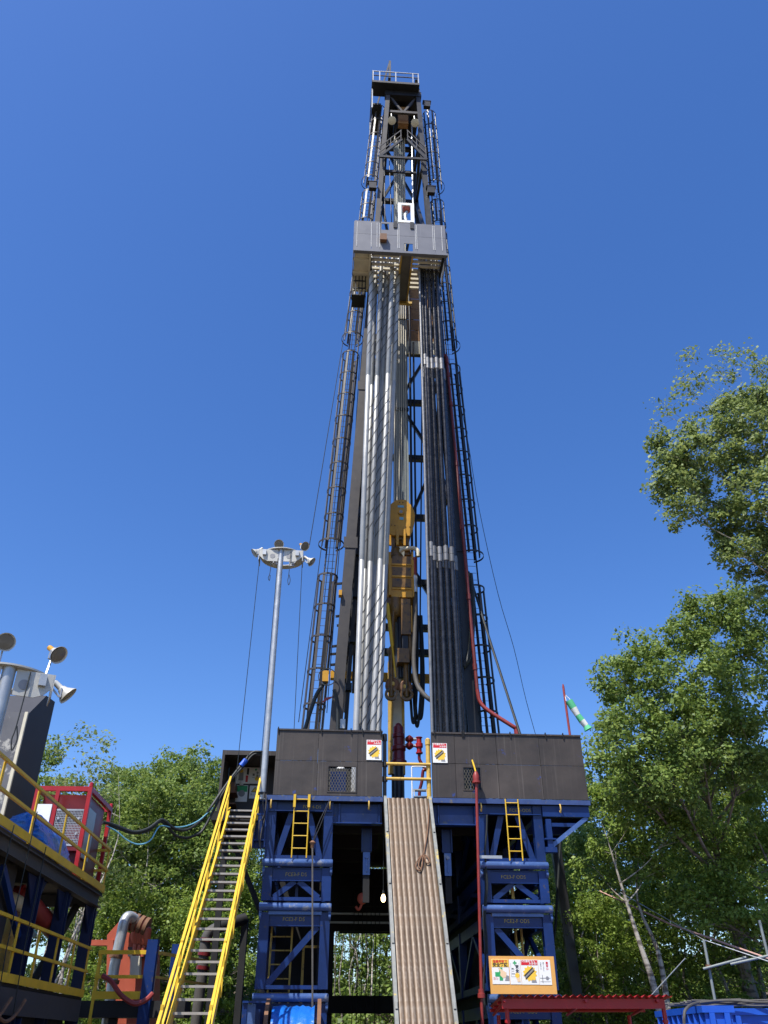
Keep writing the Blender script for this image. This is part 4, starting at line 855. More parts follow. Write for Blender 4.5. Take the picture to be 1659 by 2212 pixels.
# hoses
kh = [P(896, 1215, 3.9), P(897, 1290, 3.8), P(896, 1370, 3.6), P(894, 1430, 3.5), P(900, 1475, 3.3), P(914, 1498, 3.0), P(930, 1512, 2.9), P(946, 1515, 3.1)]
wire('thick grey rotary hose curving from the top drive into the drill pipe rack', smoothpath(kh, 6), 0.085, hosegrey, 'rotary_hose', 'hose', 10)
hv = Thing('hose_valve', 'red valve with steel couplings on the hose beside the top drive', 'valve', tuple(P(895, 1270, 3.75)))
k0, k1 = P(895, 1205, 3.75), P(897, 1275, 3.75); dv = (k1-k0).normalized(); LL = (k1-k0).length
hv.part('body', MB().lathe(k0, dv, [(0,0.09),(0.1,0.12),(0.2,0.085),(0.75,0.085),(0.8,0.11)], 14), redpipe); hv.part('coupling', MB().lathe(k0+dv*0.8, dv, [(0,0.09),(0.1,0.12),(0.3,0.08),(0.55,0.1),(0.75,0.08)], 14), galv)
for i, (xs, lo) in enumerate((((890, 886, 889, 897, 901, 903), 1562), ((897, 893, 896, 906, 910, 908), 1570), ((903, 898, 899, 912, 915, 910), 1553))):
    pts = [P(xs[0], 1330, 4.3+0.08*i), P(xs[1], 1460, 4.2+0.08*i), P(xs[2], 1540, 4.2+0.08*i), P((xs[2]+xs[3])/2, lo, 4.2+0.08*i), P(xs[3], 1540, 4.2+0.08*i), P(xs[4], 1460, 4.2+0.08*i), P(xs[5], 1330, 4.35+0.08*i)]
    wire('black service hose hanging in a long loop beside the top drive', smoothpath(pts, 6), 0.052, rubber, 'service_hose', 'hose', 8, group='black service hose loops beside the top drive')
wire('black bundle of hoses curving against the right mast leg', smoothpath([P(1000, 1440, 3.1), P(1012, 1420, 3.1), P(1019, 1380, 3.2), P(1021, 1300, 3.3), P(1016, 1240, 3.4)], 6), 0.10, rubber, 'hose_bundle', 'hose', 8)
# red tools in the V-door gap
v_ = 3.6
rt = Thing('red_inside_valve', 'dark red stacked well tool hanging in the gap above the ramp', 'well tool', tuple(P(861, 1650, v_)))
za, zb_ = P(861, 1562, v_).z, P(861, 1652, v_).z; uu = P(861, 1610, v_).x
Lr = za-zb_
rt.part('body', MB().lathe((uu, v_, zb_), (0,0,1), [(0,0.14),(0.02,0.28),(0.12,0.28),(0.16,0.22),(0.30*Lr,0.20),(0.34*Lr,0.25),(0.42*Lr,0.25),(0.46*Lr,0.19),(0.62*Lr,0.19),(0.64*Lr,0.22),(0.72*Lr,0.22),(0.74*Lr,0.18),(0.9*Lr,0.18),(0.91*Lr,0.13),(0.97*Lr,0.1),(Lr,0.04)], 20), darkred)
rt.part('mandrel', MB().lathe((uu, v_, 7.7), (0,0,1), [(0,0.15),(zb_-7.7,0.15)], 16), dark)
rv = Thing('red_choke_valve', 'bright red valve manifold joined to the dark red tool by two cross pipes', 'valve', tuple(P(905, 1640, v_)))
k = P(905, 1592, v_); k2 = P(905, 1628, v_); kr = P(908, 1655, v_)
rv.part('body', MB().lathe((k.x, v_, k2.z), (0,0,1), [(0,0.12),(0.05,0.12),(0.06,0.085),(0.2,0.09),(0.22,0.13),(0.35,0.13),(0.37,0.09),(0.55,0.09),(0.57,0.12),(k.z-k2.z-0.03,0.12),(k.z-k2.z,0.04)], 14), red)
for y in (1597, 1611):
    z_ = P(890, y, v_).z; um = P(885, y, v_).x
    rv.part('cross_pipe', MB().lathe((uu+0.2, v_, z_), (1,0,0), [(0,0.04),(um-uu-0.36,0.045),(um-uu-0.32,0.07),(um-uu-0.28,0.05),(k.x-uu-0.3,0.05)], 10), galv)
    rv.part('ball_valve', MB().lathe((um-0.14, v_, z_), (1,0,0), [(0,0.06),(0.06,0.11),(0.13,0.15),(0.2,0.11),(0.26,0.06)], 14), darkred)
rv.part('outlet_pipe', MB().tube(smoothpath([(k.x, v_, k2.z+0.02), (k.x, v_, k2.z-0.2), (k.x+0.12, v_, k2.z-0.42), (k.x+0.2, v_, k2.z-0.55), P(914, 1665, v_), P(911, 1690, v_), P(906, 1715, v_), (P(906,1715,v_).x, v_, 7.7)], 4), 0.055, 10), darkred)
# ================================================================== STANDPIPES
sp_ = Thing('standpipe', 'long red standpipe running up the right mast leg with elbows at both ends', 'pipe', tuple(P(1115, 1590, 2.6)))
pt = [P(957, 772, 3.15), P(960, 768, 3.15), P(964, 771, 3.12), P(966, 785, 3.1)]
low = [P(1031, 1490, 2.9), P(1037, 1516, 2.9), P(1056, 1536, 2.8), P(1106, 1568, 2.6), P(1114, 1575, 2.6), P(1117, 1600, 2.6)]
sp_.part('riser', MB().tube([P(966, 785, 3.1), P(1031, 1490, 2.9)], 0.066, 12), standred)
sp_.part('top_elbow', MB().tube(smoothpath(pt, 4), 0.085, 12), standred); sp_.part('lower_bend', MB().tube(smoothpath(low, 4), 0.07, 12), redpipe)
for t in (0.03, 0.14, 0.35, 0.55, 0.75, 0.93):
    c = lerp(P(966, 785, 3.1), P(1031, 1490, 2.9), t); sp_.part('coupling', MB().lathe(c-Vector((0,0,0.12)), (P(1031,1490,2.9)-P(966,785,3.1)), [(0,0.085),(0.24,0.085)], 12), standred)
c = P(1113, 1572, 2.6); sp_.part('coupling', MB().lathe(P(1117,1578,2.6), (0,0,-1), [(0,0.11),(0.15,0.11)], 12), redpipe)
fp = Thing('fire_riser', 'thin red pipe standing in front of the right blue column', 'pipe', (P(1040, 2190, -0.25).x, -0.25, 0))
ft, fb = P(1029, 1690, -0.25), P(1041, 2190, -0.25)
fp.part('riser', MB().tube([(fb.x, -0.25, 0), (fb.x, -0.25, fb.z), ft], 0.042, 12), redpipe)
fp.part('valve_head', MB().lathe(ft-Vector((0,0,0.02)), (0,0,1), [(0,0.12),(0.06,0.12),(0.07,0.09),(0.2,0.1),(0.3,0.06),(0.34,0.03)], 12), redpipe)
fp.part('coupling', MB().lathe(P(1040,2150,-0.25)-Vector((0,0,0.06)), (0,0,1), [(0,0.10),(0.1,0.10),(0.11,0.075),(0.2,0.075)], 12), redpipe)
fp.part('clamp', MB().box(ft.x-0.02, ft.x+0.62, -0.19, -0.15, P(1050,1850,-0.2).z-0.05, P(1050,1850,-0.2).z+0.03), galv)
fp.part('chain', MB().tube(smoothpath([ft+Vector((0,0,0.3)), ft+Vector((-0.02,0.1,0.5)), ft+Vector((-0.05,0.25,0.75))], 4), 0.025, 6), yellow)
# ================================================================== FLOODLIGHT MASTS
def floodlight(T_, c, d, s=0.74, housing=lampwhite, parent=None):
    c = Vector(c); d = Vector(d).normalized()
    f = T_.part('floodlight', MB().lathe(c, d, [(0,0.07*s),(0.02*s,0.10*s),(0.10*s,0.12*s),(0.26*s,0.235*s),(0.275*s,0.24*s),(0.262*s,0.225*s),(0.20*s,0.17*s)], 20, False), lampwhite)
    T_.part('lens', MB().lathe(c+d*0.225*s, d, [(0,0.185*s),(0.03*s,0.19*s),(0.04*s,0.10*s),(0.05*s,0.06*s)], 18), lampglass, f)
    T_.part('housing', MB().lathe(c+d*0.03*s, -d, [(0,0.085*s),(0.03*s,0.075*s),(0.24*s,0.07*s),(0.26*s,0.05*s)], 12), housing, f)
    sd = d.cross(Vector((0,0,1))).normalized(); k = c+d*0.05*s
    T_.part('yoke', MB().beam(k+sd*0.13*s, k+sd*0.15*s-Vector((0,0,0.24*s)), 0.03*s, 0.03*s).beam(k-sd*0.13*s, k-sd*0.15*s-Vector((0,0,0.24*s)), 0.03*s, 0.03*s).beam(k+sd*0.15*s-Vector((0,0,0.24*s)), k-sd*0.15*s-Vector((0,0,0.24*s)), 0.03*s, 0.03*s), galv, f)
def light_mast(lbl, fr, u, v, zb, zr, pr, guys=True):
    T_ = Thing('floodlight_mast', lbl, 'light mast', (u, v, zb), fr)
    T_.part('pole', MB().lathe((u, v, zb), (0,0,1), [(0,pr*1.5),(0.03,pr*1.5),(0.035,pr),(zr-zb,pr*0.92)], 16), galv)
    T_.part('base_ring', MB().hoop((u, v, zb+0.18), pr*1.05, 0.06, 0.04), dark)
    ro, ri = 0.77, 0.50; n = 32; cv = v+0.60
    vs = []; 
    for k in range(n):
        a = 2*math.pi*k/n
        for r_, z in ((ri, zr), (ro, zr), (ro, zr+0.03), (ri, zr+0.03)): vs.append((u+0.02+r_*math.cos(a), cv+r_*math.sin(a), z))
    fs = []
    for k in range(n):
        j = (k+1) % n
        for e in range(4): fs.append((k*4+e, k*4+(e+1) % 4, j*4+(e+1) % 4, j*4+e))
    T_.part('ring_plate', MB().add(vs, fs), lampwhite)
    # fin plates between pole and ring
    def fin(sx):
        x0, x1 = u+sx*(pr+0.005), u+sx*0.74
        m = MB(); t = 0.02
        poly = [(x0, zr-0.02), (x0, zr-0.47), (x0+sx*0.34, zr-0.47), (x0+sx*0.50, zr-0.40), (x1, zr-0.26), (x1, zr-0.02)]
        pl = [(a, v-0.05, b) for a, b in poly]
        if sx < 0: pl = pl[::-1]
        return m.plate(pl, (0,1,0), t)
    for sx in (-1, 1):
        f = T_.part('fin_plate', fin(sx), lampwhite)
        T_.part('lightening_hole', MB().lathe((u+sx*0.28, v-0.052, zr-0.27), (0,-1,0), [(0,0.09),(0.004,0.09)], 16), inkgry, f)
        T_.part('side_plate', MB().box(u+sx*0.745-0.012, u+sx*0.745+0.012, v-0.05, v+0.45, zr-0.42, zr-0.02), lampwhite, f)
        T_.part('junction_box', MB().box(u+sx*0.56-0.06, u+sx*0.56+0.06, v-0.13, v-0.055, zr-0.26, zr-0.06), galv, f)
    T_.part('loop', MB().tube(smoothpath([(u+0.34, v-0.09, zr-0.05), (u+0.32, v-0.1, zr-1.0), (u+0.30, v-0.1, zr-1.22), (u+0.34, v-0.1, zr-1.4), (u+0.38, v-0.1, zr-1.22), (u+0.33, v-0.1, zr-1.0)], 4), 0.012, 6), rubber)
    T_.part('loop', MB().tube(smoothpath([(u-0.30, v-0.09, zr-0.55), (u-0.32, v-0.1, zr-1.0), (u-0.36, v-0.1, zr-1.15), (u-0.31, v-0.1, zr-1.25), (u-0.30, v-0.1, zr-1.05)], 4), 0.012, 6), rubber)
    ch = cv
    rc = P(617.6, 1207, 0.67)
    for (qx, qy, dv_, dd, hm, oh) in ((609.6, 1176, 0.62, (0.1, -0.85, -0.5), lampwhite, 1), (665, 1180, 0.42, (0.5, -0.6, -0.55), oily, 1), (679, 1213, -0.12, (0.75, -0.12, -0.62), lampwhite, 1), (559, 1194, 0.1, (-0.72, -0.1, -0.6), lampwhite, 1), (601, 1212, 0.3, (0.8, 0.5, -0.2), lampwhite, 0), (640, 1218, 0.5, (0.2, 0.8, -0.45), oily, 0)):
        of = P(qx, qy, 0.67+dv_)-rc; dd = Vector(dd).normalized(); c = Vector((u+0.02, cv, zr))+of-dd*0.15
        floodlight(T_, c, dd, housing=hm)
        an = math.atan2(of.y, of.x); ft_ = Vector((u+0.02+0.66*math.cos(an), cv+0.66*math.sin(an), zr+0.03))
        T_.part('stalk', MB().beam(ft_, c-Vector((0,0,0.16)), 0.03, 0.03), galv)
    if guys:
        for k, (a, b) in enumerate(((u-0.72, -0.62), (u+0.74, 0.55), (u-0.1, -0.16))):
            T_.part('guy_wire', MB().tube([(a, v+0.05, zr-0.3), (a+b*0.15, v+0.05, zb+0.4)], 0.011, 5), rubber)
    return T_
lz = P(570, 1712, 0.07)
light_mast('tall galvanised floodlight pole with a ring of lamps beside the left wind wall', RIG, -4.24, 0.07, 7.60, P(617.6, 1207, 0.67).z, 0.095)
nm = Frame(-6.42, 13.4, R(25.5))
light_mast('shorter floodlight mast with a ring of lamps in front of the peeling grey tower', nm, 0.0, 0.0, 0.0, 7.05, 0.12, guys=False)

# ================================================================== LEFT PLATFORM (two decks)
def A(x, y, u=0.0): return PLT.u(x, y, u)
Z2, Z1 = 5.08, 2.62
bend = A(224, 1922).y; b0 = -9.0
pf = Thing('tank_platform', 'two storey blue steel platform with yellow guard rails left of the stairs', 'platform', (0, 0, 0), PLT)
W_ = -4.6
blueshade = mat('shaded_blue_paint', (0.003,0.010,0.050), 0.5, var=0.2)  # blue post paint darkened to hold the shade under the deck
pf.part('upper_deck', MB().box(W_, -0.02, b0, bend, Z2-0.06, Z2), unlit); pf.part('lower_deck', MB().box(W_, -0.02, b0, bend-0.4, Z1-0.06, Z1), unlit)
greyb = mat('platform_edge_grey', (0.045,0.045,0.05), 0.6, var=0.2)
pf.part('edge_beam', MB().ibeam((-0.1, b0, Z2-0.22), (-0.1, bend, Z2-0.22), 0.2, 0.30, 0.02), greyb); pf.part('edge_beam', MB().box(-0.05, 0.02, b0, bend-0.4, Z1-0.52, Z1-0.07), greyb)
pf.part('end_beam', MB().box(W_, -0.2, bend-0.12, bend, Z2-0.36, Z2-0.065), greyb)
for k in range(6): pf.part('joist', MB().box(W_, -0.22, b0+1.5+2.4*k, b0+1.65+2.4*k, Z2-0.32, Z2-0.065), unlit)
pf.part('toe_board', MB().box(0.0, 0.03, b0, bend, Z2+0.0, Z2+0.17), yellow); pf.part('toe_board', MB().box(0.025, 0.05, b0, bend-0.4, Z1, Z1+0.16), yellow)
posts = [A(52, 2010).y, A(94, 2010).y, A(146, 2010).y, A(206, 2020).y]
posts = [-6.5, A(80, 2000).y, A(146, 2000).y, A(208, 2000).y]
for b_ in posts:
    pf.part('post', MB().ibeam((-0.22, b_, 0), (-0.22, b_, Z2-0.38), 0.26, 0.26, 0.03), blueshade)
    pf.part('gusset', MB().plate([(-0.20, b_-0.14, Z2-0.4), (-0.20, b_-0.7, Z2-0.4), (-0.20, b_-0.14, Z2-1.0)], (1,0,0), 0.03), blueshade)
    pf.part('gusset', MB().plate([(-0.20, b_+0.14, Z2-1.0), (-0.20, b_+0.6, Z2-0.4), (-0.20, b_+0.14, Z2-0.4)], (1,0,0), 0.03), blueshade)
    pf.part('post', MB().beam((W_+0.2, b_, 0), (W_+0.2, b_, Z2-0.38), 0.26, 0.26), blue)
pf.part('strut', MB().beam((-0.3, posts[1]-1.9, Z2-0.5), (-0.3, posts[1]-0.15, Z1+0.9), 0.10, 0.14), blue)
pf.part('strut', MB().tube([(-0.5, posts[3]-0.4, Z2-0.4), (-0.9, posts[3]-1.4, Z1+0.3)], 0.10, 10), unlit)
def rail_run(u, ba, bb, z, n, hts=(1.08, 0.56), lean=0.0):
    for h in hts: pf.part('guard_rail', MB().beam((u, ba, z+h), (u, bb, z+h), 0.055, 0.06), yellow)
    q0 = None
    for i in range(n):
        b_ = ba+(bb-ba)*i/(n-1)
        if q0 is None: q0 = pf.part('rail_post', MB().box(u-0.05, u-0.028, b_-0.05, b_+0.05, z+0.0, z+1.05), yellow)
        else: pf.again(q0, (0, b_-ba, 0))
rail_run(0.02, b0, bend-0.03, Z2, 9); rail_run(0.04, b0, bend-0.45, Z1, 13)
for h in (1.08, 0.56): pf.part('end_rail', MB().beam((-0.02, bend-0.03, Z2+h), (W_, bend-0.03, Z2+h), 0.055, 0.06), yellow)
pf.part('back_rail', MB().beam((W_+0.2, b0, Z1+1.1), (W_+0.2, bend, Z1+1.1), 0.055, 0.06).beam((W_+0.2, b0, Z1+0.6), (W_+0.2, bend, Z1+0.6), 0.055, 0.06), yellow)
pf.part('pipe_run', MB().tube([(-0.9, b0, Z2-0.75), (-0.9, bend-0.6, Z2-0.75)], 0.16, 12), cream)
pf.part('pipe_run', MB().tube([(-1.3, b0, Z1+1.35), (-1.3, bend-1.0, Z1+1.35)], 0.09, 10), skyblue)
# tanks under and between the decks: dark mass
pf.part('tank_wall', MB().box(W_, -0.3, b0, bend-0.6, 0.0, Z1-0.07), unlit)
pf.part('tank_ribs', MB().box(-0.298, -0.16, -2.0, -1.9, 0, Z1-0.53).box(-0.298, -0.16, 0.0, 0.1, 0, Z1-0.53).box(-0.298, -0.16, 2, 2.1, 0, Z1-0.53).box(-0.298, -0.16, 4, 4.1, 0, Z1-0.53), blue)
# hoses hanging from the platform edge
for i, (ba, bb, sg_) in enumerate(((-2.6, -0.6, 0.45), (-0.6, 1.2, 0.5), (1.2, 3.1, 0.4), (-1.4, 2.2, 0.7))):
    wire('brown hose sagging under the edge of the lower platform deck', sag((0.10+0.02*i, ba, Z1-0.22), (0.10+0.02*i, bb, Z1-0.25), sg_), 0.035, rust, 'hanging_hose', 'hose', 6, group='hoses sagging under the platform edge', fr=PLT)
for i, b_ in enumerate((-0.9, 0.5, 1.6, 2.6)):
    wire('thin dark cable hanging down the platform side', [(0.09, b_, Z2+0.6-0.5*(i % 2)), (0.11, b_-0.1, Z1+0.5), (0.12, b_+0.05, Z1-0.6)], 0.012, rubber, 'hanging_cable', 'cable', 5, group='thin cables hanging down the platform side', fr=PLT)
# machinery on the lower deck
mc = Thing('agitator', 'yellow motor block with a blue cap standing on the lower platform deck', 'motor', (-0.9, 3.4, Z1), PLT)
mc.part('body', MB().box(-1.25, -0.6, 3.1, 3.9, Z1, Z1+1.35), oldyellow); mc.part('cap', MB().lathe((-0.9, 3.0, Z1+0.75), (0,-1,0), [(0,0.16),(0.1,0.2),(0.2,0.14)], 14), skyblue)
mc = Thing('centrifugal_pump', 'dark pump with a rusty volute standing on the lower platform deck', 'pump', (-0.9, 0.6, Z1), PLT)
mc.part('volute', MB().lathe((-1.2, 0.6, Z1+0.55), (1,0,0), [(0,0.3),(0.05,0.45),(0.3,0.45),(0.4,0.2)], 18), rust); mc.part('motor', MB().lathe((-0.8, 0.6, Z1+0.55), (1,0,0.0), [(0,0.25),(0.4,0.25)], 14), dark); mc.part('plinth', MB().box(-1.3, -0.35, 0.2, 1.0, Z1, Z1+0.22), dark)
mc = Thing('blue_motor', 'blue electric motor mounted high between the platform decks', 'motor', (-1.0, 1.6, Z1), PLT)
mc.part('body', MB().lathe((-1.3, 1.6, Z1+1.55), (1,0,0), [(0,0.2),(0.04,0.26),(0.6,0.26),(0.65,0.2)], 16), bluebox); mc.part('stand', MB().box(-1.2, -0.8, 1.5, 1.7, Z1, Z1+1.3), rust)
mc = Thing('red_duct', 'pale red duct elbow between the platform decks', 'duct', (-0.9, 5.4, Z1), PLT)
mc.part('elbow', MB().tube(smoothpath([(-1.6, 4.6, Z1+1.9), (-0.9, 4.7, Z1+1.85), (-0.6, 5.3, Z1+1.55), (-0.5, 6.1, Z1+1.35)], 5), 0.21, 14), redpipe); mc.part('flange', MB().lathe((-0.95, 4.68, Z1+1.86), (1,0.1,0), [(0,0.27),(0.06,0.27)], 16), red); mc.part('stand', MB().box(-1.1, -0.9, 4.6, 4.8, Z1, Z1+1.7), rust)
# red equipment frame on the upper deck
U1 = -0.22
ra, rb_ = A(166, 1880, U1).y, A(241, 1745, U1).y
zt_ = A(201, 1712, U1).z; rb_ = ra+2.3; ul = PLT.v(83, 1712, ra).x
rx = Thing('equipment_skid', 'red steel framed electrical skid with a mesh door on the upper deck', 'skid', (U1, ra, Z2), PLT)
for (u, b_) in ((U1, ra), (ul, ra), (U1, rb_), (ul, rb_), (U1+(ul-U1)*0.60, ra)):
    rx.part('corner_post', MB().box(u-0.10, u, b_, b_+0.10, Z2, zt_), red)
rx.part('top_frame', MB().box(ul-0.1, U1, ra, ra+0.1, zt_+0.001, zt_+0.12).box(ul-0.1, U1, rb_, rb_+0.1, zt_+0.001, zt_+0.12).box(U1-0.1, U1, ra+0.101, rb_-0.001, zt_+0.001, zt_+0.12).box(ul-0.1, ul, ra+0.101, rb_-0.001, zt_+0.001, zt_+0.12), red)
rx.part('base_frame', MB().box(ul, U1-0.101, ra+0.005, ra+0.1, Z2, Z2+0.12).box(U1-0.095, U1-0.005, ra+0.101, rb_-0.001, Z2, Z2+0.25), red)
for (u, b_) in ((U1-0.05, ra+0.05), (U1-0.05, rb_+0.05)): rx.part('lifting_lug', MB().lathe((u, b_, zt_+0.12), (0,0,1), [(0,0.06),(0.1,0.05),(0.12,0.02)], 8), red)
um = U1+(ul-U1)*0.60
rx.part('cabinet', MB().box(ul+0.05, U1-0.12, ra+0.35, rb_-0.3, Z2+0.3, zt_-0.02), darkred)
rx.part('sill', MB().box(um, U1-0.1, ra+0.02, ra+0.32, Z2+0.70, Z2+0.80), darkred)
rx.part('mesh_door_frame', MB().box(um+0.02, U1-0.11, ra+0.01, ra+0.04, zt_-0.50, zt_-0.46).box(um+0.02, U1-0.11, ra+0.01, ra+0.04, Z2+0.81, Z2+0.85), galv)
ms = MB(); za, zb_ = Z2+0.85, zt_-0.5; n = 18
for k in range(n+1): u = um+0.03+(U1-0.12-um-0.03)*k/n; ms.box(u-0.006, u+0.006, ra+0.015, ra+0.028, za, zb_)
for k in range(15): z = za+(zb_-za)*k/14; ms.box(um+0.03, U1-0.12, ra+0.012, ra+0.0145, z-0.006, z+0.006)
rx.part('wire_mesh', ms, galv, kind='stuff', smooth=False)
rx.part('switch_cabinet', MB().box(ul+0.02, um-0.12, ra-0.02, ra+0.3, Z2+0.75, zt_-0.35), whitep)
rx.part('side_panel', MB().box(U1-0.09, U1-0.05, ra+0.2, ra+1.0, Z2+0.6, zt_-0.35), galv)
for (u, z) in ((um+0.1, zb_-0.2), (U1-0.2, zb_-0.2), (U1-0.2, za+0.25)): rx.part('round_lug', MB().lathe((u, ra+0.0, z), (0,-1,0), [(0,0.04),(0.02,0.03)], 10), galv)
# blue tarpaulin heap
def tarp_heap(name, lbl, fr, c, rx_, ry_, h, m, seed):
    random.seed(seed); n1, n2 = 64, 16; vs = []
    ph = [random.uniform(0, 6.28) for _ in range(8)]
    for j in range(n2+1):
        t = j/n2
        for i in range(n1):
            a = 2*math.pi*i/n1; k = 1+0.10*math.sin(5*a+ph[0]+2*t)+0.07*math.sin(11*a+ph[1]+3*t)+0.05*abs(math.sin(9*a+ph[2]+6*t))+random.uniform(-.03,.03)
            rr = (1-t**2.2)**0.5 if t < 1 else 0
            z = h*t*(1+0.18*math.sin(3*a+ph[3])*(1-t)+0.10*math.sin(8*a+ph[4]+4*t))
            vs.append((c[0]+rx_*k*max(rr, .02)*math.cos(a), c[1]+ry_*k*max(rr, .02)*math.sin(a), c[2]+z))
    fs = [(j*n1+i, j*n1+(i+1) % n1, (j+1)*n1+(i+1) % n1, (j+1)*n1+i) for j in range(n2) for i in range(n1)]+[tuple(range(n2*n1, (n2+1)*n1))]
    return solo(name, lbl, 'tarpaulin', MB().add(vs, fs), m, c, fr, smooth=False)
tb_ = A(66, 1822, -0.5)
tarp_heap('tarpaulin', 'crumpled blue tarpaulin heap on the upper platform deck beside the red skid', PLT, (-0.72, A(60, 1800, -0.5).y+0.6, Z2), 0.62, 2.6, 0.95, tarp, 3)
# peeling tower
tw = Thing('grey_tower', 'tall square tower with peeling grey paint behind the left platform', 'tower', (-8.1, 18.1, 0), WF)
X1, Y1, Y2 = -7.74, 17.5, 18.8
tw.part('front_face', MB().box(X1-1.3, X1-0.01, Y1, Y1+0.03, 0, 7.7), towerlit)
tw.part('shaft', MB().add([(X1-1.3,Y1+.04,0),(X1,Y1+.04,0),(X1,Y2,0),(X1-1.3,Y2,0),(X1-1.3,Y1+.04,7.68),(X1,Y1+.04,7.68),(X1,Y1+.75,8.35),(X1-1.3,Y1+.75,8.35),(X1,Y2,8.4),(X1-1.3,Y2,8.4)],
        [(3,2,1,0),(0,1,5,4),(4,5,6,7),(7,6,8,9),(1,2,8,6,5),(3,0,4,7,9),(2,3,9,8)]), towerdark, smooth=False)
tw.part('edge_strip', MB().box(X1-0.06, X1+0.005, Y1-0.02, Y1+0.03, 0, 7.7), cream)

# ================================================================== PUMP SKID BEHIND THE PLATFORM
VP = 27.0
def Wq(x, y, Y=VP): return WF.v(x, y, Y)
pm = Thing('mud_pump', 'orange mud pump with a row of valve heads behind the left platform', 'pump', tuple(Vector((Wq(270, 2100).x, VP, 0))), WF)
def pq(pts, Y): return [Wq(x, y, Y) for x, y in pts]
pm.part('housing', MB().plate(pq([(246,2003),(254,2005),(318,2030),(318,2212),(236,2212),(238,2030)], VP), (0,1,0), 1.6), orange)
pm.part('gable_panel', MB().plate(pq([(231,2020),(256,1992),(269,2002),(262,2060),(232,2058)], VP-0.06), (0,1,0), 0.05), orange)
pm.part('frame', MB().plate(pq([(196,2030),(232,2030),(232,2042),(196,2042)], VP-0.1), (0,1,0), 0.3).plate(pq([(232,2030),(245,2030),(238,2212),(226,2212)], VP-0.12), (0,1,0), 0.3), orange)
for k in range(3):
    c = Wq(296+9*k, 2012+2*k, VP-0.3); pm.part('valve_head', MB().lathe(c-Vector((0,0,0.3)), (0,0,1), [(0,0.10),(0.15,0.17),(0.42,0.17),(0.46,0.12)], 12), orange)
    pm.part('valve_cap', MB().tube([c-Vector((0,0,0.6)), c-Vector((0,0,0.3))], 0.06, 8), orange)
a_, b_ = Wq(270, 1985, VP-0.35), Wq(318, 2003, VP-0.35); pm.part('manifold', MB().tube([a_, b_], 0.20, 12), orange)
for k in range(4):
    c = lerp(a_, b_, 0.3+0.22*k); pm.part('flange', MB().lathe(c-(b_-a_).normalized()*0.05, b_-a_, [(0,0.26),(0.1,0.26)], 14), rust)
pm.part('control_box', MB().plate(pq([(282,2065),(302,2065),(300,2110),(280,2108)], VP-0.4), (0,1,0), 0.25), cream)
pm.part('guard', MB().plate(pq([(276,2045),(318,2048),(318,2070),(276,2066)], VP-0.2), (0,1,0), 0.15), greyb)
dp = Thing('suction_pipe', 'grey wrapped pipe rising in a bend beside the orange pump', 'pipe', tuple(Vector((Wq(235, 2212, VP-0.8).x, VP-0.8, 0))), WF)
pth = [Vector((Wq(236,2200,VP-0.8).x, VP-0.8, 0.0)), Wq(238, 2160, VP-0.8), Wq(247, 2090, VP-0.8), Wq(262, 2020, VP-0.8), Wq(268, 1993, VP-0.8), Wq(277, 1980, VP-0.7), Wq(290, 1985, VP-0.5), Wq(298, 1993, VP-0.4)]
dp.part('pipe', MB().tube(smoothpath(pth, 5), 0.145, 14), galv)
for y in (2066, 2120): 
    c = Wq(250 if y < 2100 else 243, y, VP-0.8); dp.part('band', MB().lathe(c-Vector((0,0,0.05)), (0.12,0,1), [(0,0.18),(0.1,0.18)], 14), rust)
# far guard rail with blue end post
fg = Thing('guard_rail', 'yellow guard rail with a blue end post in front of the orange pump', 'rail', tuple(Vector((Wq(260, 2060, 25.2).x, 25.2, 0))), WF)
def fq(x, y): return Wq(x, y, 25.2)
zr1, zr2, zr3 = fq(260, 2057).z, fq(260, 2110).z, fq(260, 2150).z
xa, xb = fq(214, 2057).x, fq(316, 2057).x
for z, h in ((zr1, 0.1), (zr2, 0.08), (zr3, 0.18)): fg.part('rail', MB().box(xa, xb, 25.17, 25.21, z-h/2, z+h/2), yellow)
fg.part('end_post', MB().box(xb+0.02, xb+0.30, 25.1, 25.3, 0, fq(325, 2030).z), blue); fg.part('rail_post', MB().box(xa, xa+0.08, 25.215, 25.29, 0, zr1+0.03), yellow)
fg.part('deck', MB().box(xa-0.3, xb+1.2, 25.22, 26.0, zr3-0.5, zr3-0.12), unlit); fg.part('deck_post', MB().box(xb-0.8, xb-0.6, 25.4, 25.6, 0, zr3-0.501), unlit)
xc = fq(350, 2060).x
fg.part('far_post', MB().box(xc, xc+0.22, 26.3, 26.5, 0, Wq(350, 2040, 26.4).z), blue); fg.part('return_rail', MB().beam((xb+0.3, 25.3, zr1), (xc+0.7, 28.5, zr1+0.02), 0.05, 0.08).beam((xb+0.3, 25.3, zr2), (xc+0.7, 28.5, zr2), 0.05, 0.06), oldyellow)
cbx = Thing('control_cabinet', 'pale grey control cabinet behind the yellow rail near the stairs', 'cabinet', tuple(Vector((fq(315, 2120).x, 26.0, 0))), WF)
cbx.part('body', MB().box(fq(303,2100).x, fq(318,2100).x+0.05, 25.75, 25.99, 0.5, fq(310,2078).z), cream); cbx.part('plinth', MB().box(fq(304,2100).x, fq(317,2100).x, 25.8, 25.95, 0, 0.5), dark)
wire('red hose looping under the far yellow rail', smoothpath([Wq(222,2108,25.0), Wq(240,2120,24.9), Wq(262,2150,24.8), Wq(290,2168,24.8), Wq(315,2160,24.9), Wq(330,2146,25.0)], 5), 0.065, redpipe, 'hose', 'hose', 8, fr=WF)
wh = Thing('mud_duct', 'white sleeved duct seen through the yellow stairs', 'duct', tuple(Vector((Wq(437, 2100, 29).x, 29, 0))), WF)
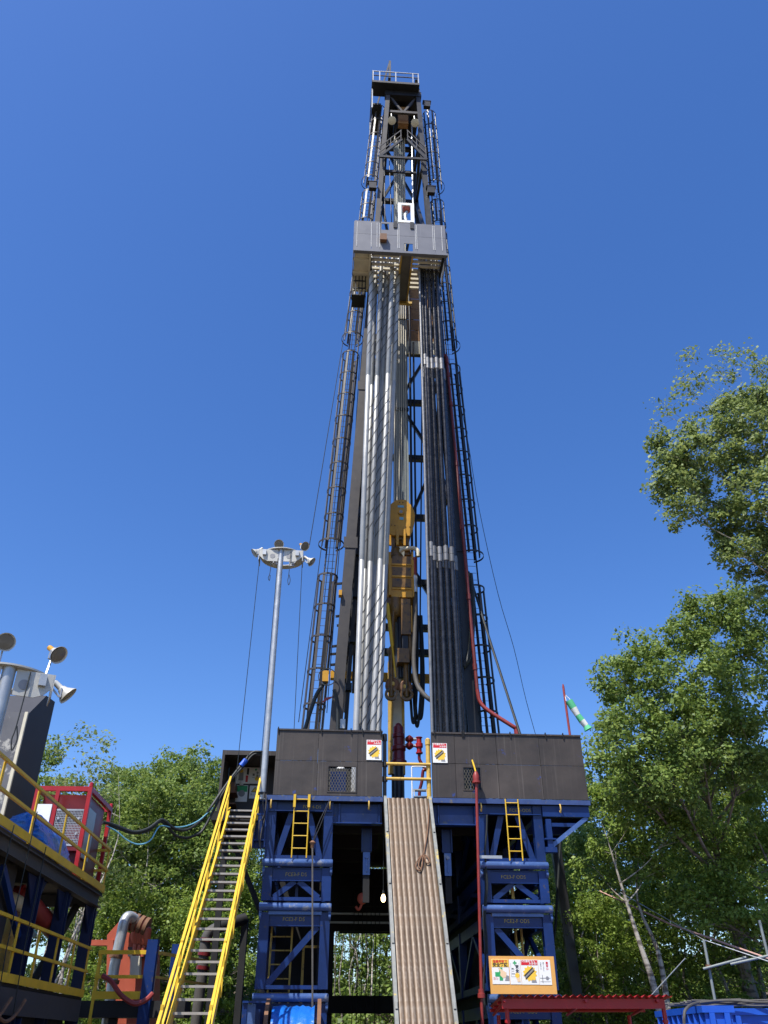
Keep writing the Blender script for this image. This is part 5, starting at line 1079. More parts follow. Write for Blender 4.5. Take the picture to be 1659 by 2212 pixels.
wh.part('sleeve', MB().tube(smoothpath([Vector((Wq(425,2170,29).x,29,0.0)), Wq(428, 2170, 29), Wq(436, 2110, 29), Wq(443, 2040, 29), Wq(452, 2015, 29), Wq(470, 2003, 29)], 5), 0.16, 14), hosegrey)
wh.part('cross_duct', MB().tube([Wq(470, 2003, 29), Wq(530, 1985, 29.5)], 0.18, 14), unlit)
for (x, y) in ((438, 2090), (441, 2060), (446, 2030)):
    c = Wq(x, y, 29); wh.part('strap', MB().lathe(c-Vector((0,0,0.06)), (0.1,0,1), [(0,0.205),(0.1,0.205)], 14), darkred)
wh.part('far_support', MB().box(Wq(530,1985,29.5).x-0.1, Wq(530,1985,29.5).x+0.1, 29.4, 29.6, 0, Wq(530,1985,29.5).z), unlit)

# ================================================================== CABLES ON THE LEFT
def mix(*q): return [Vector(p) if not isinstance(p, tuple) or len(p) == 3 else p for p in q]
def RW(x, y, v): return RIG.world(P(x, y, v))
hang1 = [RW(575, 1626, 0.6), RW(562, 1624, 0.5), RW(545, 1626, 0.5), RW(525, 1648, 0.4), RW(500, 1680, 0.2), RW(475, 1715, 0.0), RW(455, 1745, -0.2), Wq(437, 1770, 24.5), Wq(410, 1790, 24.0), Wq(390, 1793, 23.8), Wq(372, 1787, 23.6), Wq(356, 1773, 23.4), Wq(345, 1772, 23.3), Wq(320, 1790, 23.0), Wq(290, 1797, 22.8), Wq(262, 1788, 22.6), Wq(240, 1780, 22.4), Wq(222, 1776, 22.2)]
wire('thick black power cable slung from the dark shelter to the red skid', smoothpath(hang1, 5), 0.040, rubber, 'power_cable', 'cable', 8, fr=WF)
hang2 = [RW(572, 1629, 0.55), RW(548, 1630, 0.5), RW(528, 1652, 0.4), RW(500, 1684, 0.2), RW(476, 1722, 0.0), Wq(440, 1790, 24.4), Wq(420, 1805, 24.2), Wq(400, 1810, 24.0), Wq(378, 1803, 23.8), Wq(358, 1782, 23.5), Wq(345, 1775, 23.3), Wq(322, 1793, 23.05), Wq(290, 1800, 22.85), Wq(260, 1791, 22.6), Wq(235, 1782, 22.4)]
wire('second black power cable sagging lower between shelter and red skid', smoothpath(hang2, 5), 0.036, rubber, 'power_cable', 'cable', 8, fr=WF)
wire('thin pale blue cable strung beside the black power cables', smoothpath([RW(460, 1745, -0.2), Wq(430, 1772, 24.4), Wq(400, 1785, 24.0), Wq(372, 1787, 23.6), Wq(345, 1785, 23.3), Wq(325, 1815, 23.1), Wq(300, 1824, 22.9), Wq(275, 1815, 22.7), Wq(252, 1796, 22.5), Wq(230, 1784, 22.3)], 5), 0.018, skyblue, 'signal_cable', 'cable', 6, fr=WF)
wire('blue sleeve clamped round the power cables below the shelter roof', [RW(520, 1655, 0.37), RW(531, 1642, 0.42)], 0.085, bluebox, 'cable_sleeve', 'cable sleeve', 10, fr=WF)

for i, pts in enumerate(([(571,1712,-0.1),(568,1735,-0.12),(572,1765,-0.1),(566,1790,-0.1),(562,1820,-0.1),(565,1850,-0.1),(563,1885,-0.1)], [(575,1715,-0.1),(574,1745,-0.12),(567,1768,-0.12),(561,1775,-0.12),(559,1800,-0.1),(561,1830,-0.1)])):
    wire('loose grey cable dangling below the foot of the tall floodlight pole', smoothpath([P(*q) for q in pts], 5), 0.016, hosegrey, 'dangling_cable', 'cable', 6, group='cables dangling below the floodlight pole')
for i, (xq, y0_, y1_) in enumerate(((1047, 1880, 2190), (1050, 1760, 2060))):
    wire('dark hose tied down the inner post of the right blue column', smoothpath([P(xq+2.5*math.sin(k*1.7+i), y0_+(y1_-y0_)*k/8, 0.0) for k in range(9)], 4), 0.03, rubber, 'tied_hose', 'hose', 6, group='hoses tied to the right column')
# ================================================================== CABLE REEL IN FRONT OF THE LEFT COLUMN
vr = -0.75; ra_ = P(575, 2190, vr).x; rb2 = P(693, 2190, vr).x; zt2 = P(580, 2157, vr).z; zc2 = 1.25; rad = zt2-zc2
rl_ = Thing('cable_reel', 'big cable reel with rusty flanges wrapped in bright blue tarpaulin below the left column', 'reel', (ra_, vr, 0))
rl_.part('flange', MB().lathe((ra_, vr, zc2), (1,0,0), [(0,rad-0.1),(0,rad),(0.09,rad),(0.09,rad-0.1)], 40), rust); rl_.part('flange', MB().lathe((rb2-0.09, vr, zc2), (1,0,0), [(0,rad-0.1),(0,rad),(0.09,rad),(0.09,rad-0.1)], 40), rust)
n1, n2 = 40, 14; vs = []
for j in range(n2+1):
    for i in range(n1):
        a = 2*math.pi*i/n1; rr = rad*0.88*(1+0.012*math.sin(3*j+2*a)+0.012*math.sin(7*a+j)+0.008*math.sin(11*j))
        vs.append((ra_+0.16+(rb2-ra_-0.32)*j/n2, vr+rr*math.cos(a), zc2+rr*math.sin(a)))
fs = [(j*n1+i, (j+1)*n1+i, (j+1)*n1+(i+1) % n1, j*n1+(i+1) % n1) for j in range(n2) for i in range(n1)]+[tuple(range(n1)), tuple(range(n2*n1, (n2+1)*n1))[::-1]]
rl_.part('tarpaulin_wrap', MB().add(vs, fs), tarp); rl_.part('cradle', MB().box(ra_-0.12, ra_-0.02, vr-0.5, vr+0.5, 0, zc2), blue)
rl_.part('cradle', MB().box(rb2+0.02, rb2+0.12, vr-0.5, vr+0.5, 0, zc2), blue)
rf = Thing('reel_frame', 'blue box frame standing left of the cable reel', 'frame', (ra_-0.35, -0.3, 0))
fz = P(556, 2167, -0.5).z
rf.part('post', MB().box(ra_-0.62, ra_-0.5, -0.5, -0.38, 0, fz), blue); rf.part('post', MB().box(ra_-0.28, ra_-0.16, -0.5, -0.38, 0, fz-0.13), blue); rf.part('top_plate', MB().box(ra_-0.62, ra_+0.1, -0.56, -0.30, fz+0.001, fz+0.05), blue); rf.part('cross_plate', MB().box(ra_-0.495, ra_-0.285, -0.47, -0.42, fz-0.6, fz-0.02), bluepipe)
k1, k2, k3 = P(675, 2176, -0.85), P(675, 1822, -0.16), P(713, 1728, -0.12)
wire('grey wire rope rising from the cable reel to a knotted sling', [k1, lerp(k1, k2, .5), k2], 0.026, hosegrey, 'wire_rope', 'wire rope')
ws = Thing('rope_sling', 'dark knotted sling tying the grey wire rope to a floor edge hook', 'rope', tuple(k2))
ws.part('strand', MB().tube(smoothpath([k2, lerp(k2, k3, .4)+Vector((0.02,0,0)), k3], 4), 0.014, 6), dark); ws.part('strand', MB().tube(smoothpath([k2, lerp(k2, k3, .4)+Vector((-0.05,0,0.02)), k3+Vector((0,0.02,0.02))], 4), 0.014, 6), dark); ws.part('knot', MB().lathe(k2-Vector((0,0,0.16)), (0,0,1), [(0,0.02),(0.05,0.05),(0.12,0.05),(0.18,0.09),(0.24,0.03)], 10), rust)

# ================================================================== RIGHT SIDE: RED SHELTER, BOARD, CONTAINERS
Yf, Yb = 20.0, 22.2
xl, xr = Wq(1079, 2150, Yf).x, Wq(1450, 2157, Yf).x; zf_ = Wq(1260, 2152, Yf).z; zb2 = Wq(1054, 2176, Yb).z
sh = Thing('red_shelter', 'red pipe shelter with a corrugated red roof in front of the right column', 'shelter', (xl, Yf, 0), WF)
def roofz(y): return zf_+(zb2-zf_)*(y-Yf)/(Yb-Yf)
NS = 8; wv = (xr-xl)/NS
for s in range(NS):
    m = MB(); vs = []; nn = 12
    for i in range(nn+1):
        x = xl+wv*s+wv*i/nn*0.995; dz = 0.028*math.sin(2*math.pi*i/4.0)+0.004*(s % 2)
        vs += [(x, Yf-0.10, zf_+dz), (x, Yb+0.1, zb2+dz)]
    m.add(vs, [(2*i, 2*i+2, 2*i+3, 2*i+1) for i in range(nn)])
    m.add([(a, b, c-0.004) for a, b, c in vs], [(2*i, 2*i+1, 2*i+3, 2*i+2) for i in range(nn)])
    sh.part('roof_sheet', m, red)
sh.part('front_beam', MB().box(xl+0.05, xr-0.15, Yf+0.06, Yf+0.14, zf_-0.22, zf_-0.045), red)
for y in (Yf+0.6, Yf+1.4, Yb-0.1): sh.part('purlin', MB().tube([(xl+0.02, y, roofz(y)-0.07), (xr-0.02, y, roofz(y)-0.07)], 0.035, 8), red)
for x in (xl+0.1, (xl+xr)/2, xr-0.3): sh.part('rafter', MB().tube([(x, Yf-0.05, zf_-0.08), (x, Yb, zb2-0.15)], 0.03, 8), red)
for x in (Wq(1096, 2180, Yf+0.1).x, Wq(1436, 2180, Yf+0.1).x):
    q_ = sh.part('post', MB().tube([(x, Yf+0.18, 0), (x, Yf+0.18, zf_-0.06)], 0.045, 10), red); sh.part('coupling', MB().lathe((x, Yf+0.18, 2.0), (0,0,1), [(0,0.06),(0.05,0.06)], 10), red, q_)
for x in (xl+0.2, xr-0.4): sh.part('post', MB().tube([(x, Yb-0.1, 0), (x, Yb-0.1, zb2-0.16)], 0.045, 10), red)
# orange notice board
vq = -0.34
oa, ob, oc = P(1055.6, 2065, vq), P(1196, 2068, vq), P(1060, 2147, vq)
nb = Thing('notice_board', 'orange plywood board with four safety posters hung on the right blue column', 'notice board', (oa.x, vq, oc.z))
nb.part('board', MB().box(oa.x, ob.x, vq, vq+0.03, oc.z, oa.z), orangeboard); nb.part('hanger', MB().box(oa.x+0.2, oa.x+0.26, vq+0.031, 0.1, oa.z-0.2, oa.z-0.15).box(ob.x-0.26, ob.x-0.2, vq+0.031, 0.1, oa.z-0.2, oa.z-0.15), galv)
bw_, bh = ob.x-oa.x, oa.z-oc.z
def bpt(fx, fy): return oa.x+bw_*fx, oa.z-bh*fy
def bsheet(x0, x1, lbl, kind):
    (u0, z1), (u1, z0) = bpt(x0, 0.085+0.02*x0), bpt(x1, 0.745+0.02*x0); v = vq-0.008; w, h = u1-u0, z1-z0
    T_ = Thing('poster', lbl, 'poster', (u0, v, z0)); T_.part('sheet', MB().box(u0, u1, v, v+0.007, z0, z1), paper)
    if kind == 0:
        hb = T_.part('heading_band', MB().box(u0+.004, u1-.004, v-.003, v-.001, z0+.68*h, z1-.004), inkyel); T_.part('lettering', rigtext('指差呼称で', .17*w, u0+.5*w, z0+.90*h, v-.005, bold=.002), inkred, hb); T_.part('lettering', rigtext('安全確認', .22*w, u0+.5*w, z0+.76*h, v-.005, bold=.003), inkblk, hb)
        T_.part('cross', MB().box(u0+.42*w, u0+.62*w, v-.003, v-.001, z0+.14*h, z0+.66*h).box(u0+.18*w, u0+.42*w, v-.003, v-.001, z0+.3*h, z0+.48*h), inkgrn)
        T_.part('hand_drawing', quad((u0+.46*w,z0+.36*h),(u0+.62*w,z0+.24*h),(u0+.82*w,z0+.28*h),(u0+.84*w,z0+.46*h),(u0+.66*w,z0+.54*h),(u0+.44*w,z0+.66*h),(u0+.37*w,z0+.64*h),(u0+.5*w,z0+.48*h), v=v-.004), inkskin); T_.part('cuff_drawing', quad((u0+.72*w,z0+.14*h),(u0+.98*w,z0+.14*h),(u0+.98*w,z0+.32*h),(u0+.84*w,z0+.36*h), v=v-.005), inkgry); T_.part('lettering', rigtext('ヨシ', .16*w, u0+.2*w, z0+.22*h, v-.005), inkred)
    elif kind == 1:
        T_.part('cross', MB().box(u0+.33*w, u0+.67*w, v-.003, v-.001, z0+.83*h, z0+.89*h).box(u0+.45*w, u0+.55*w, v-.005, v-.003, z0+.77*h, z0+.95*h), inkgrn); T_.part('border', MB().box(u0+.12*w, u0+.88*w, v-.002, v-.001, z0+.30*h, z0+.312*h).box(u0+.12*w, u0+.14*w, v-.002, v-.001, z0+.313*h, z0+.86*h).box(u0+.86*w, u0+.88*w, v-.002, v-.001, z0+.313*h, z0+.86*h), inkgry)
        T_.part('lettering', rigtext('安全', .30*w, u0+.68*w, z0+.70*h, v-.004, vert=True, bold=.003), inkblk); T_.part('lettering', rigtext('第一', .30*w, u0+.32*w, z0+.57*h, v-.004, vert=True, bold=.003), inkblk); T_.part('helmet_drawing', disc(u0+.66*w, z0+.36*h, .2*w, v-.006), inkyel); T_.part('hands_drawing', quad((u0+.5*w,z0+.32*h),(u0+.66*w,z0+.1*h),(u0+.9*w,z0+.1*h),(u0+.86*w,z0+.33*h), v=v-.0055), inkskin)
    elif kind == 2:
        hb = T_.part('heading_band', MB().box(u0+.03*w, u1-.03*w, v-.003, v-.001, z0+.78*h, z1-.02*h), inkred); T_.part('lettering', rigtext('つり荷の下へ', .14*w, u0+.42*w, z0+.93*h, v-.005, bold=.002), paper, hb); T_.part('lettering', rigtext('入るな!', .14*w, u0+.7*w, z0+.84*h, v-.005, bold=.002), paper, hb); pipes_art(T_, u0+.5*w, z0+.44*h, w*1.05, v-.002, None)
    else:
        T_.part('lettering', rigtext('危ない', .2*w, u0+.72*w, z0+.87*h, v-.004, vert=True, bold=.003), inkred); T_.part('lettering', rigtext('乗り上がり', .13*w, u0+.42*w, z0+.87*h, v-.004, vert=True), inkblk); T_.part('lettering', rigtext('注意する', .13*w, u0+.2*w, z0+.87*h, v-.004, vert=True), inkblk)
        T_.part('rail_drawing', MB().box(u0+.05*w, u0+.9*w, v-.003, v-.001, z0+.26*h, z0+.275*h).box(u0+.25*w, u0+.28*w, v-.005, v-.003, z0+.08*h, z0+.4*h).box(u0+.05*w, u0+.9*w, v-.003, v-.001, z0+.12*h, z0+.13*h), inkblk); T_.part('figure_drawing', disc(u0+.65*w, z0+.27*h, .13*w, v-.006), inkgry)
bsheet(0.035, 0.295, 'poster with a pointing hand at the end of the orange board', 0); bsheet(0.305, 0.475, 'narrow poster with a green cross and helmet on the orange board', 1); bsheet(0.48, 0.745, 'poster with a red heading and hoisted pipes on the orange board', 2); bsheet(0.75, 0.935, 'white poster with vertical red and black characters on the orange board', 3)

def container(lbl, x0, x1, y0, y1, zt, ribs, frame):
    T_ = Thing('blue_container', lbl, 'container', (x0, y0, 0), WF)
    T_.part('body', MB().box(x0+0.06, x1-0.06, y0+0.06, y1-0.06, 0, zt-0.08), bluebox)
    T_.part('top_rim', MB().box(x0, x1, y0, y0+0.1, zt-0.14, zt).box(x0, x0+0.1, y0+0.101, y1, zt-0.14, zt).box(x1-0.1, x1, y0+0.101, y1, zt-0.14, zt), bluebox)
    r0 = None
    for k in range(ribs):
        y = y0+0.3+(y1-y0-0.5)*k/(ribs-1)
        if r0 is None: r0 = T_.part('side_rib', MB().plate([(x0+0.061, y-0.04, 0), (x0-0.0, y, 0), (x0+0.061, y+0.04, 0)], (0,0,1), zt-0.145), bluebox); yy = y
        else: T_.again(r0, (0, y-yy, 0))
    for k in range(frame):
        x = x0+0.15+(x1-x0-0.4)*k/max(1, frame-1); T_.part('front_rib', MB().box(x, x+0.12, y0-0.01, y0+0.058, 0, zt-0.145), bluebox)
    return T_
ca_, cb_ = Wq(1515, 2172, 22.5), Wq(1398, 2184, 26.5)
container('ribbed blue steel bin beside the red shelter', ca_.x, ca_.x+0.75, 22.5, 26.5, ca_.z, 9, 2)
cc_ = Wq(1572, 2178, 23.6)
container('wide blue steel bin topped with coiled cables', cc_.x, cc_.x+3.2, 23.6, 26.4, cc_.z, 4, 4)
random.seed(11)
for i in range(9):
    zz = ca_.z+0.04; y = 22.9+0.35*i; pts = []
    for k in range(9):
        t = k/8; x = ca_.x+0.1+t*3.4
        if cc_.x > x > ca_.x+0.7: pass
        pts.append((x, y+0.25*math.sin(3*t+i), zz+0.03+0.05*abs(math.sin(7*t+i*1.3))+0.02*(i % 3)))
    wire('grey cable lying across the blue bins', smoothpath(pts, 4), 0.028, hosegrey, 'loose_cable', 'cable', 6, group='loose cables lying on the blue bins', fr=WF)
wire('dark hose drooping over the ribbed blue bin', smoothpath([Wq(1478,2212,22.3), Wq(1478,2195,22.3), Wq(1482,2180,22.4), Wq(1500,2168,22.9), Wq(1540,2163,23.4), Wq(1600,2160,23.8)], 5), 0.035, hosegrey, 'drooping_hose', 'hose', 8, fr=WF)
# scaffold tubes on the bank
sc = Thing('scaffold_frame', 'grey scaffold tubes clamped into a leaning frame on the grassy bank', 'scaffold', tuple(Wq(1546, 2160, 27)), WF)
q0 = Wq(1546, 2168, 27)
sc.part('upright', MB().tube([Vector((q0.x, 27, terrain(q0.x, 27)-0.1)), Wq(1520, 2030, 27)], 0.04, 10), tubegrey); sc.part('ledger', MB().tube([Wq(1519, 2093, 26.9), Wq(1612, 2068, 26.6)], 0.035, 10), tubegrey); sc.part('ledger', MB().tube([Wq(1578, 2083, 26.6), Wq(1680, 2060, 26.2)], 0.035, 10), tubegrey)
qq = Wq(1668, 2100, 26.6); sc.part('upright', MB().tube([Vector((qq.x+0.1, 26.6, terrain(qq.x, 26.6)-0.1)), Wq(1640, 1988, 26.6)], 0.04, 10), tubegrey); sc.part('clamp', MB().lathe(Wq(1531, 2089, 26.93)-Vector((0,0,.06)), (0,0,1), [(0,0.08),(0.12,0.08)], 8), rust)
wire('pale red rope stretched down across the trees on the right', [Wq(1296, 1925, 32), Wq(1450, 1997, 29), Wq(1700, 2085, 26)], 0.03, mat('faded_red_rope', (0.45,0.27,0.22), 0.8), 'guy_rope', 'rope', 6, fr=WF)
wire('thin grey line strung just above the pale red rope', [Wq(1340, 1928, 32), Wq(1520, 2030, 27), Wq(1700, 2090, 26)], 0.014, galv, 'guy_rope', 'rope', 5, fr=WF)
wire('thin wire running down behind the red shelter roof', [Wq(1450, 2000, 30), Wq(1480, 2070, 25), Wq(1405, 2152, 22.3)][1:], 0.012, galv, 'guy_wire', 'wire', 5, fr=WF)
# guy wires of the mast
wire('black guy cable running from the right mast ladder down past the wind wall', [P(1012, 1235, 4.2), P(1062, 1395, 3.2), P(1128, 1600, 1.8)], 0.045, rubber, 'guy_cable', 'cable')
wire('thin wire drooping from the mast towards the trees on the right', smoothpath([P(965, 500, 4.5), P(985, 800, 4.6), P(1012, 960, 5), P(1035, 1100, 6), P(1075, 1280, 8), P(1110, 1400, 10), P(1137, 1515, 12), P(1172, 1640, 13.5)], 4), 0.014, rubber, 'guy_wire', 'wire', 5)
for i, (a_, b_, va, vb_) in enumerate((((757, 640), (668, 1180), 3.8, 3.8), ((748, 770), (645, 1560), 3.6, 3.6), ((775, 600), (700, 1300), 3.6, 3.6), ((728, 1100), (690, 1560), 3.4, 3.4), ((940, 400), (1002, 900), 4, 4), ((800, 420), (752, 900), 4.2, 4.2), ((812, 300), (779, 620), 4.3, 4.3), ((770, 700), (706, 1540), 4.9, 4.9), ((778, 760), (735, 1500), 5.0, 5.0), ((786, 800), (750, 1400), 5.2, 5.2), ((790, 640), (757, 1100), 5.3, 5.3), ((951, 560), (1040, 1560), 3.9, 3.9))):
    wire('thin dark line hanging beside the mast ladders', [P(*a_, va), P(*b_, vb_)], 0.016, rubber, 'hanging_line', 'line', 5, group='thin lines hanging beside the mast ladders')
# dark raking props behind the right column
pr = Thing('raking_prop', 'black raking prop leaning under the right end of the rig floor', 'prop', tuple(Vector((Wq(1258, 2205, 33).x, 33, 0))), WF)
pr.part('shaft', MB().beam(Vector((Wq(1260, 2215, 33).x, 33, 0)), Wq(1196, 1800, 33), 0.34, 0.34), dark); pr.part('foot', MB().box(Wq(1260,2215,33).x-0.4, Wq(1260,2215,33).x+0.4, 32.6, 33.4, 0, 0.12), dark)
wire('thin black cable hanging beside the raking prop', [Wq(1212, 1800, 32), Wq(1200, 2000, 32), Wq(1188, 2080, 32)], 0.05, rubber, 'hanging_cable', 'cable', 6, fr=WF)
# well chains under the floor
for i in range(7):
    u = P(762+9.5*i, 2080, 8.0).x; z = P(760, 1985, 8).z
    wire('dark line hanging in the cellar opening under the floor', [(u, 8.0+0.1*(i % 3), 6.8), (u+0.03, 8.0, z-1.0), (u-0.03, 8.0, 0.4)], 0.014, rubber, 'cellar_line', 'line', 5, group='dark lines hanging in the cellar opening')
hk = Thing('hoist_hook', 'orange hoist hook block hanging in the dark under the floor', 'hook', tuple(P(783, 1945, 2.2)))
k = P(783, 1940, 2.2); hk.part('block', MB().lathe(k, (0,1,0), [(0,0.12),(0.03,0.16),(0.15,0.16),(0.18,0.12)], 14), orange); hk.part('hook', MB().tube(smoothpath([k+Vector((0,0.1,-0.12)), k+Vector((-0.1,0.1,-0.3)), k+Vector((-0.2,0.1,-0.22))], 4), 0.04, 8), orange); hk.part('chain', MB().tube([k+Vector((0,0.1,0.1)), (k.x, 2.3, 7.5)], 0.02, 6), dark)
# windsock
wp_ = [P(1228, 1592, 2.5), P(1216, 1478, 2.5)]
wk = Thing('windsock', 'green and white windsock drooping from a red pole beyond the right wind wall', 'windsock', (wp_[0].x+0.1, 2.5, 7.7))
wd_ = wp_[1]-Vector((wp_[0].x+0.1, 2.5, 7.7)); wL = wd_.length
wk.part('pole', MB().lathe((wp_[0].x+0.1, 2.5, 7.7), wd_, [(0,0.06),(wL*.6,0.05),(wL*.61,0.04),(wL-0.1,0.04),(wL,0.02)], 10), redpipe)
path = [P(x, y, 2.4) for x, y in ((1229, 1514), (1239, 1530), (1248, 1545), (1257, 1557), (1266, 1568), (1271, 1576))]; rad_ = [0.13, 0.125, 0.10, 0.115, 0.10, 0.15]
for i in range(5):
    wk.part('band', MB().tube([path[i], lerp(path[i], path[i+1], .5), path[i+1]], [rad_[i], (rad_[i]+rad_[i+1])/2, rad_[i+1]], 12, False), greenc if i % 2 == 0 else whitec)
for dx in (-0.1, 0.1): wk.part('bridle', MB().tube([path[0]+Vector((dx, 0, 0)), P(1220, 1500, 2.5)], 0.01, 5), whitec)
# ================================================================== TREES
def bark(name, c1, c2, sc):
    m = bpy.data.materials.new(name); m.use_nodes = True; n = m.node_tree.nodes; l = m.node_tree.links; b = n['Principled BSDF']; b.inputs['Roughness'].default_value = 0.85
    tc = n.new('ShaderNodeTexCoord'); mp = n.new('ShaderNodeMapping'); mp.inputs['Scale'].default_value = (1.5, 1.5, 6); no = n.new('ShaderNodeTexNoise'); no.inputs['Scale'].default_value = sc; no.inputs['Detail'].default_value = 6
    l.new(tc.outputs['Object'], mp.inputs[0]); l.new(mp.outputs[0], no.inputs['Vector']); r = n.new('ShaderNodeValToRGB'); r.color_ramp.elements[0].position = 0.40; r.color_ramp.elements[1].position = 0.52
    r.color_ramp.elements[0].color = (*c1, 1); r.color_ramp.elements[1].color = (*c2, 1); l.new(no.outputs[0], r.inputs[0]); l.new(r.outputs[0], b.inputs['Base Color']); return m
birch = bark('birch_bark', (0.12,0.10,0.085), (0.42,0.38,0.32), 1.2); greybark = bark('grey_bark', (0.10,0.085,0.07), (0.26,0.22,0.18), 1.5)
def leafmat(name, c1, c2, tr=0.36):
    m = bpy.data.materials.new(name); m.use_nodes = True; n = m.node_tree.nodes; l = m.node_tree.links
    b = n['Principled BSDF']; b.inputs['Roughness'].default_value = 0.5; b.inputs['Specular IOR Level'].default_value = 0.3
    g = n.new('ShaderNodeNewGeometry'); r = n.new('ShaderNodeValToRGB'); r.color_ramp.elements[0].color = (*c1, 1); r.color_ramp.elements[1].color = (*c2, 1)
    l.new(g.outputs['Random Per Island'], r.inputs[0]); l.new(r.outputs[0], b.inputs['Base Color'])
    t = n.new('ShaderNodeBsdfTranslucent'); mx = n.new('ShaderNodeMixShader'); mx.inputs[0].default_value = tr
    hs_ = n.new('ShaderNodeHueSaturation'); hs_.inputs['Value'].default_value = 1.7; hs_.inputs['Hue'].default_value = 0.485; l.new(r.outputs[0], hs_.inputs['Color']); l.new(hs_.outputs[0], t.inputs[0])
    l.new(b.outputs[0], mx.inputs[1]); l.new(t.outputs[0], mx.inputs[2]); l.new(mx.outputs[0], n['Material Output'].inputs[0]); return m
leafA = leafmat('birch_leaf', (0.074,0.120,0.028), (0.262,0.320,0.105))
leafB = leafmat('elm_leaf', (0.062,0.115,0.019), (0.232,0.312,0.075))
leafC = leafmat('bright_leaf', (0.084,0.148,0.020), (0.258,0.348,0.068))
sasa = leafmat('bamboo_grass_leaf', (0.075,0.105,0.03), (0.22,0.22,0.09))
def leaf_mesh(rng, centers, spread, per, size, name, mt, flat=0.6, droop=0.25):
    """leaf-sized folded quads scattered round clump centres"""
    C = np.repeat(np.asarray(centers), per, axis=0); S = np.repeat(np.asarray(spread), per)[:, None]; n = len(C)
    d = rng.normal(size=(n, 3)); d /= np.linalg.norm(d, axis=1)[:, None]; rad = rng.random((n, 1))**0.45
    off = d*rad*S; off[:, 2] *= flat; c = C+off
    nrm = rng.normal(size=(n, 3))*0.6+np.array([-0.12, -0.2, 0.7])+d*0.4; nrm /= np.linalg.norm(nrm, axis=1)[:, None]
    t = rng.normal(size=(n, 3)); t[:, 2] -= droop; t -= nrm*np.sum(t*nrm, axis=1)[:, None]; t /= np.linalg.norm(t, axis=1)[:, None]
    b = np.cross(nrm, t); sz = size*(0.5+0.95*rng.random((n, 1))**1.3)
    v = np.empty((n, 4, 3)); v[:, 0] = c-t*sz*0.5; v[:, 1] = c+b*sz*0.36+nrm*sz*0.08; v[:, 2] = c+t*sz*0.6; v[:, 3] = c-b*sz*0.36+nrm*sz*0.08
    me = bpy.data.meshes.new(name); me.vertices.add(n*4); me.vertices.foreach_set('co', v.reshape(-1)); me.loops.add(n*4); me.loops.foreach_set('vertex_index', np.arange(n*4, dtype=np.int32))
    me.polygons.add(n); me.polygons.foreach_set('loop_start', np.arange(0, n*4, 4, dtype=np.int32)); me.polygons.foreach_set('loop_total', np.full(n, 4, dtype=np.int32)); me.update(); me.validate(); me.materials.append(mt); return me
def wob(p, q, rng, k, n):
    p, q = Vector(p), Vector(q); L = (q-p).length
    return [lerp(p, q, i/n)+(Vector(rng.normal(size=3))*L*k if 0 < i < n else Vector((0,0,0))) for i in range(n+1)]
def make_tree(name, lbl, base, lobes, trunk_r, seed, leaf=leafA, bk=birch, per=60, lsize=0.11, clump=0.5, stems=1, group=None, dens=1.0, lean=(0, 0), twigs=True, topf=0.75, zf=0.97):
    """lobes: (centre, radii) in world axes relative to base"""
    rng = np.random.default_rng(seed); base = Vector(base); tr = MB(); centers = []; spr = []
    top = Vector((0, 0, 0)); 
    zc_ = [c[2] for c, r_ in lobes]; ztop = max(zc_); cxm = sum(c[0] for c, r_ in lobes)/len(lobes); cym = sum(c[1] for c, r_ in lobes)/len(lobes)
    trunks = []
    for s in range(stems):
        e = Vector((cxm*topf+lean[0]+(rng.normal()*0.8 if stems > 1 else 0), cym*topf+lean[1]+(rng.normal()*0.8 if stems > 1 else 0), ztop*zf)); b0_ = Vector((rng.normal()*0.35 if stems > 1 else 0, rng.normal()*0.35 if stems > 1 else 0, -0.3))
        pts = smoothpath(wob(b0_, e, rng, 0.018, 5), 3); rs = [trunk_r*(1-0.94*(i/(len(pts)-1))**0.9)/(stems**0.5) for i in range(len(pts))]
        tr.tube(pts, rs, 9); trunks.append((pts, rs))
    for c, r_ in lobes:
        c = Vector(c); r_ = Vector(r_) if hasattr(r_, '__len__') else Vector((r_, r_, r_*0.8))
        pts, rs = trunks[int(rng.integers(0, stems))]
        zt_ = max(ztop*0.2, c.z-(0.4*((c.x-pts[-1].x)**2+(c.y-pts[-1].y)**2)**0.5)-0.6)
        j = min(range(len(pts)), key=lambda i: abs(pts[i].z-zt_)); a = pts[j]; rr = min(rs[j]*0.6, 0.16)
        lp = smoothpath([a, lerp(a, c, 0.5)+Vector((0, 0, -0.05*(c-a).length)), c], 4); tr.tube(lp, [rr*(1-0.75*i/(len(lp)-1)) for i in range(len(lp))], 6)
        vol = r_.x*r_.y*r_.z; n = max(5, int(dens*4.2*(r_.x*r_.y+r_.y*r_.z+r_.x*r_.z)/3/(clump*clump)*0.62))
        d = rng.normal(size=(n, 3)); d /= np.linalg.norm(d, axis=1)[:, None]; k = 0.35+0.65*rng.random((n, 1))**0.5
        p = d*k*np.array([r_.x, r_.y, r_.z])+np.array(c)
        centers.append(p); spr.append(clump*(0.6+0.8*rng.random(n)))
        if twigs:
            for i in range(0, n, 2):
                e = Vector(p[i]); s0 = lerp(a, c, 0.55+0.4*float(rng.random())); tr.tube([s0, lerp(s0, e, .55)+Vector(rng.normal(size=3))*0.08, e], [rr*0.30, rr*0.18, 0.008], 4, False)
    centers = np.concatenate(centers); spr = np.concatenate(spr)
    root = bpy.data.objects.new(name, None); COL.objects.link(root); root.location = base; tag(root, lbl, 'tree', group)
    t_ = bpy.data.objects.new('trunk', mesh_of(tr, (0,0,0), bk)); COL.objects.link(t_); t_.parent = root
    cm = leaf_mesh(rng, centers, spr, per, lsize, 'crown', leaf); c_ = bpy.data.objects.new('crown', cm); COL.objects.link(c_); c_.parent = root
    return root
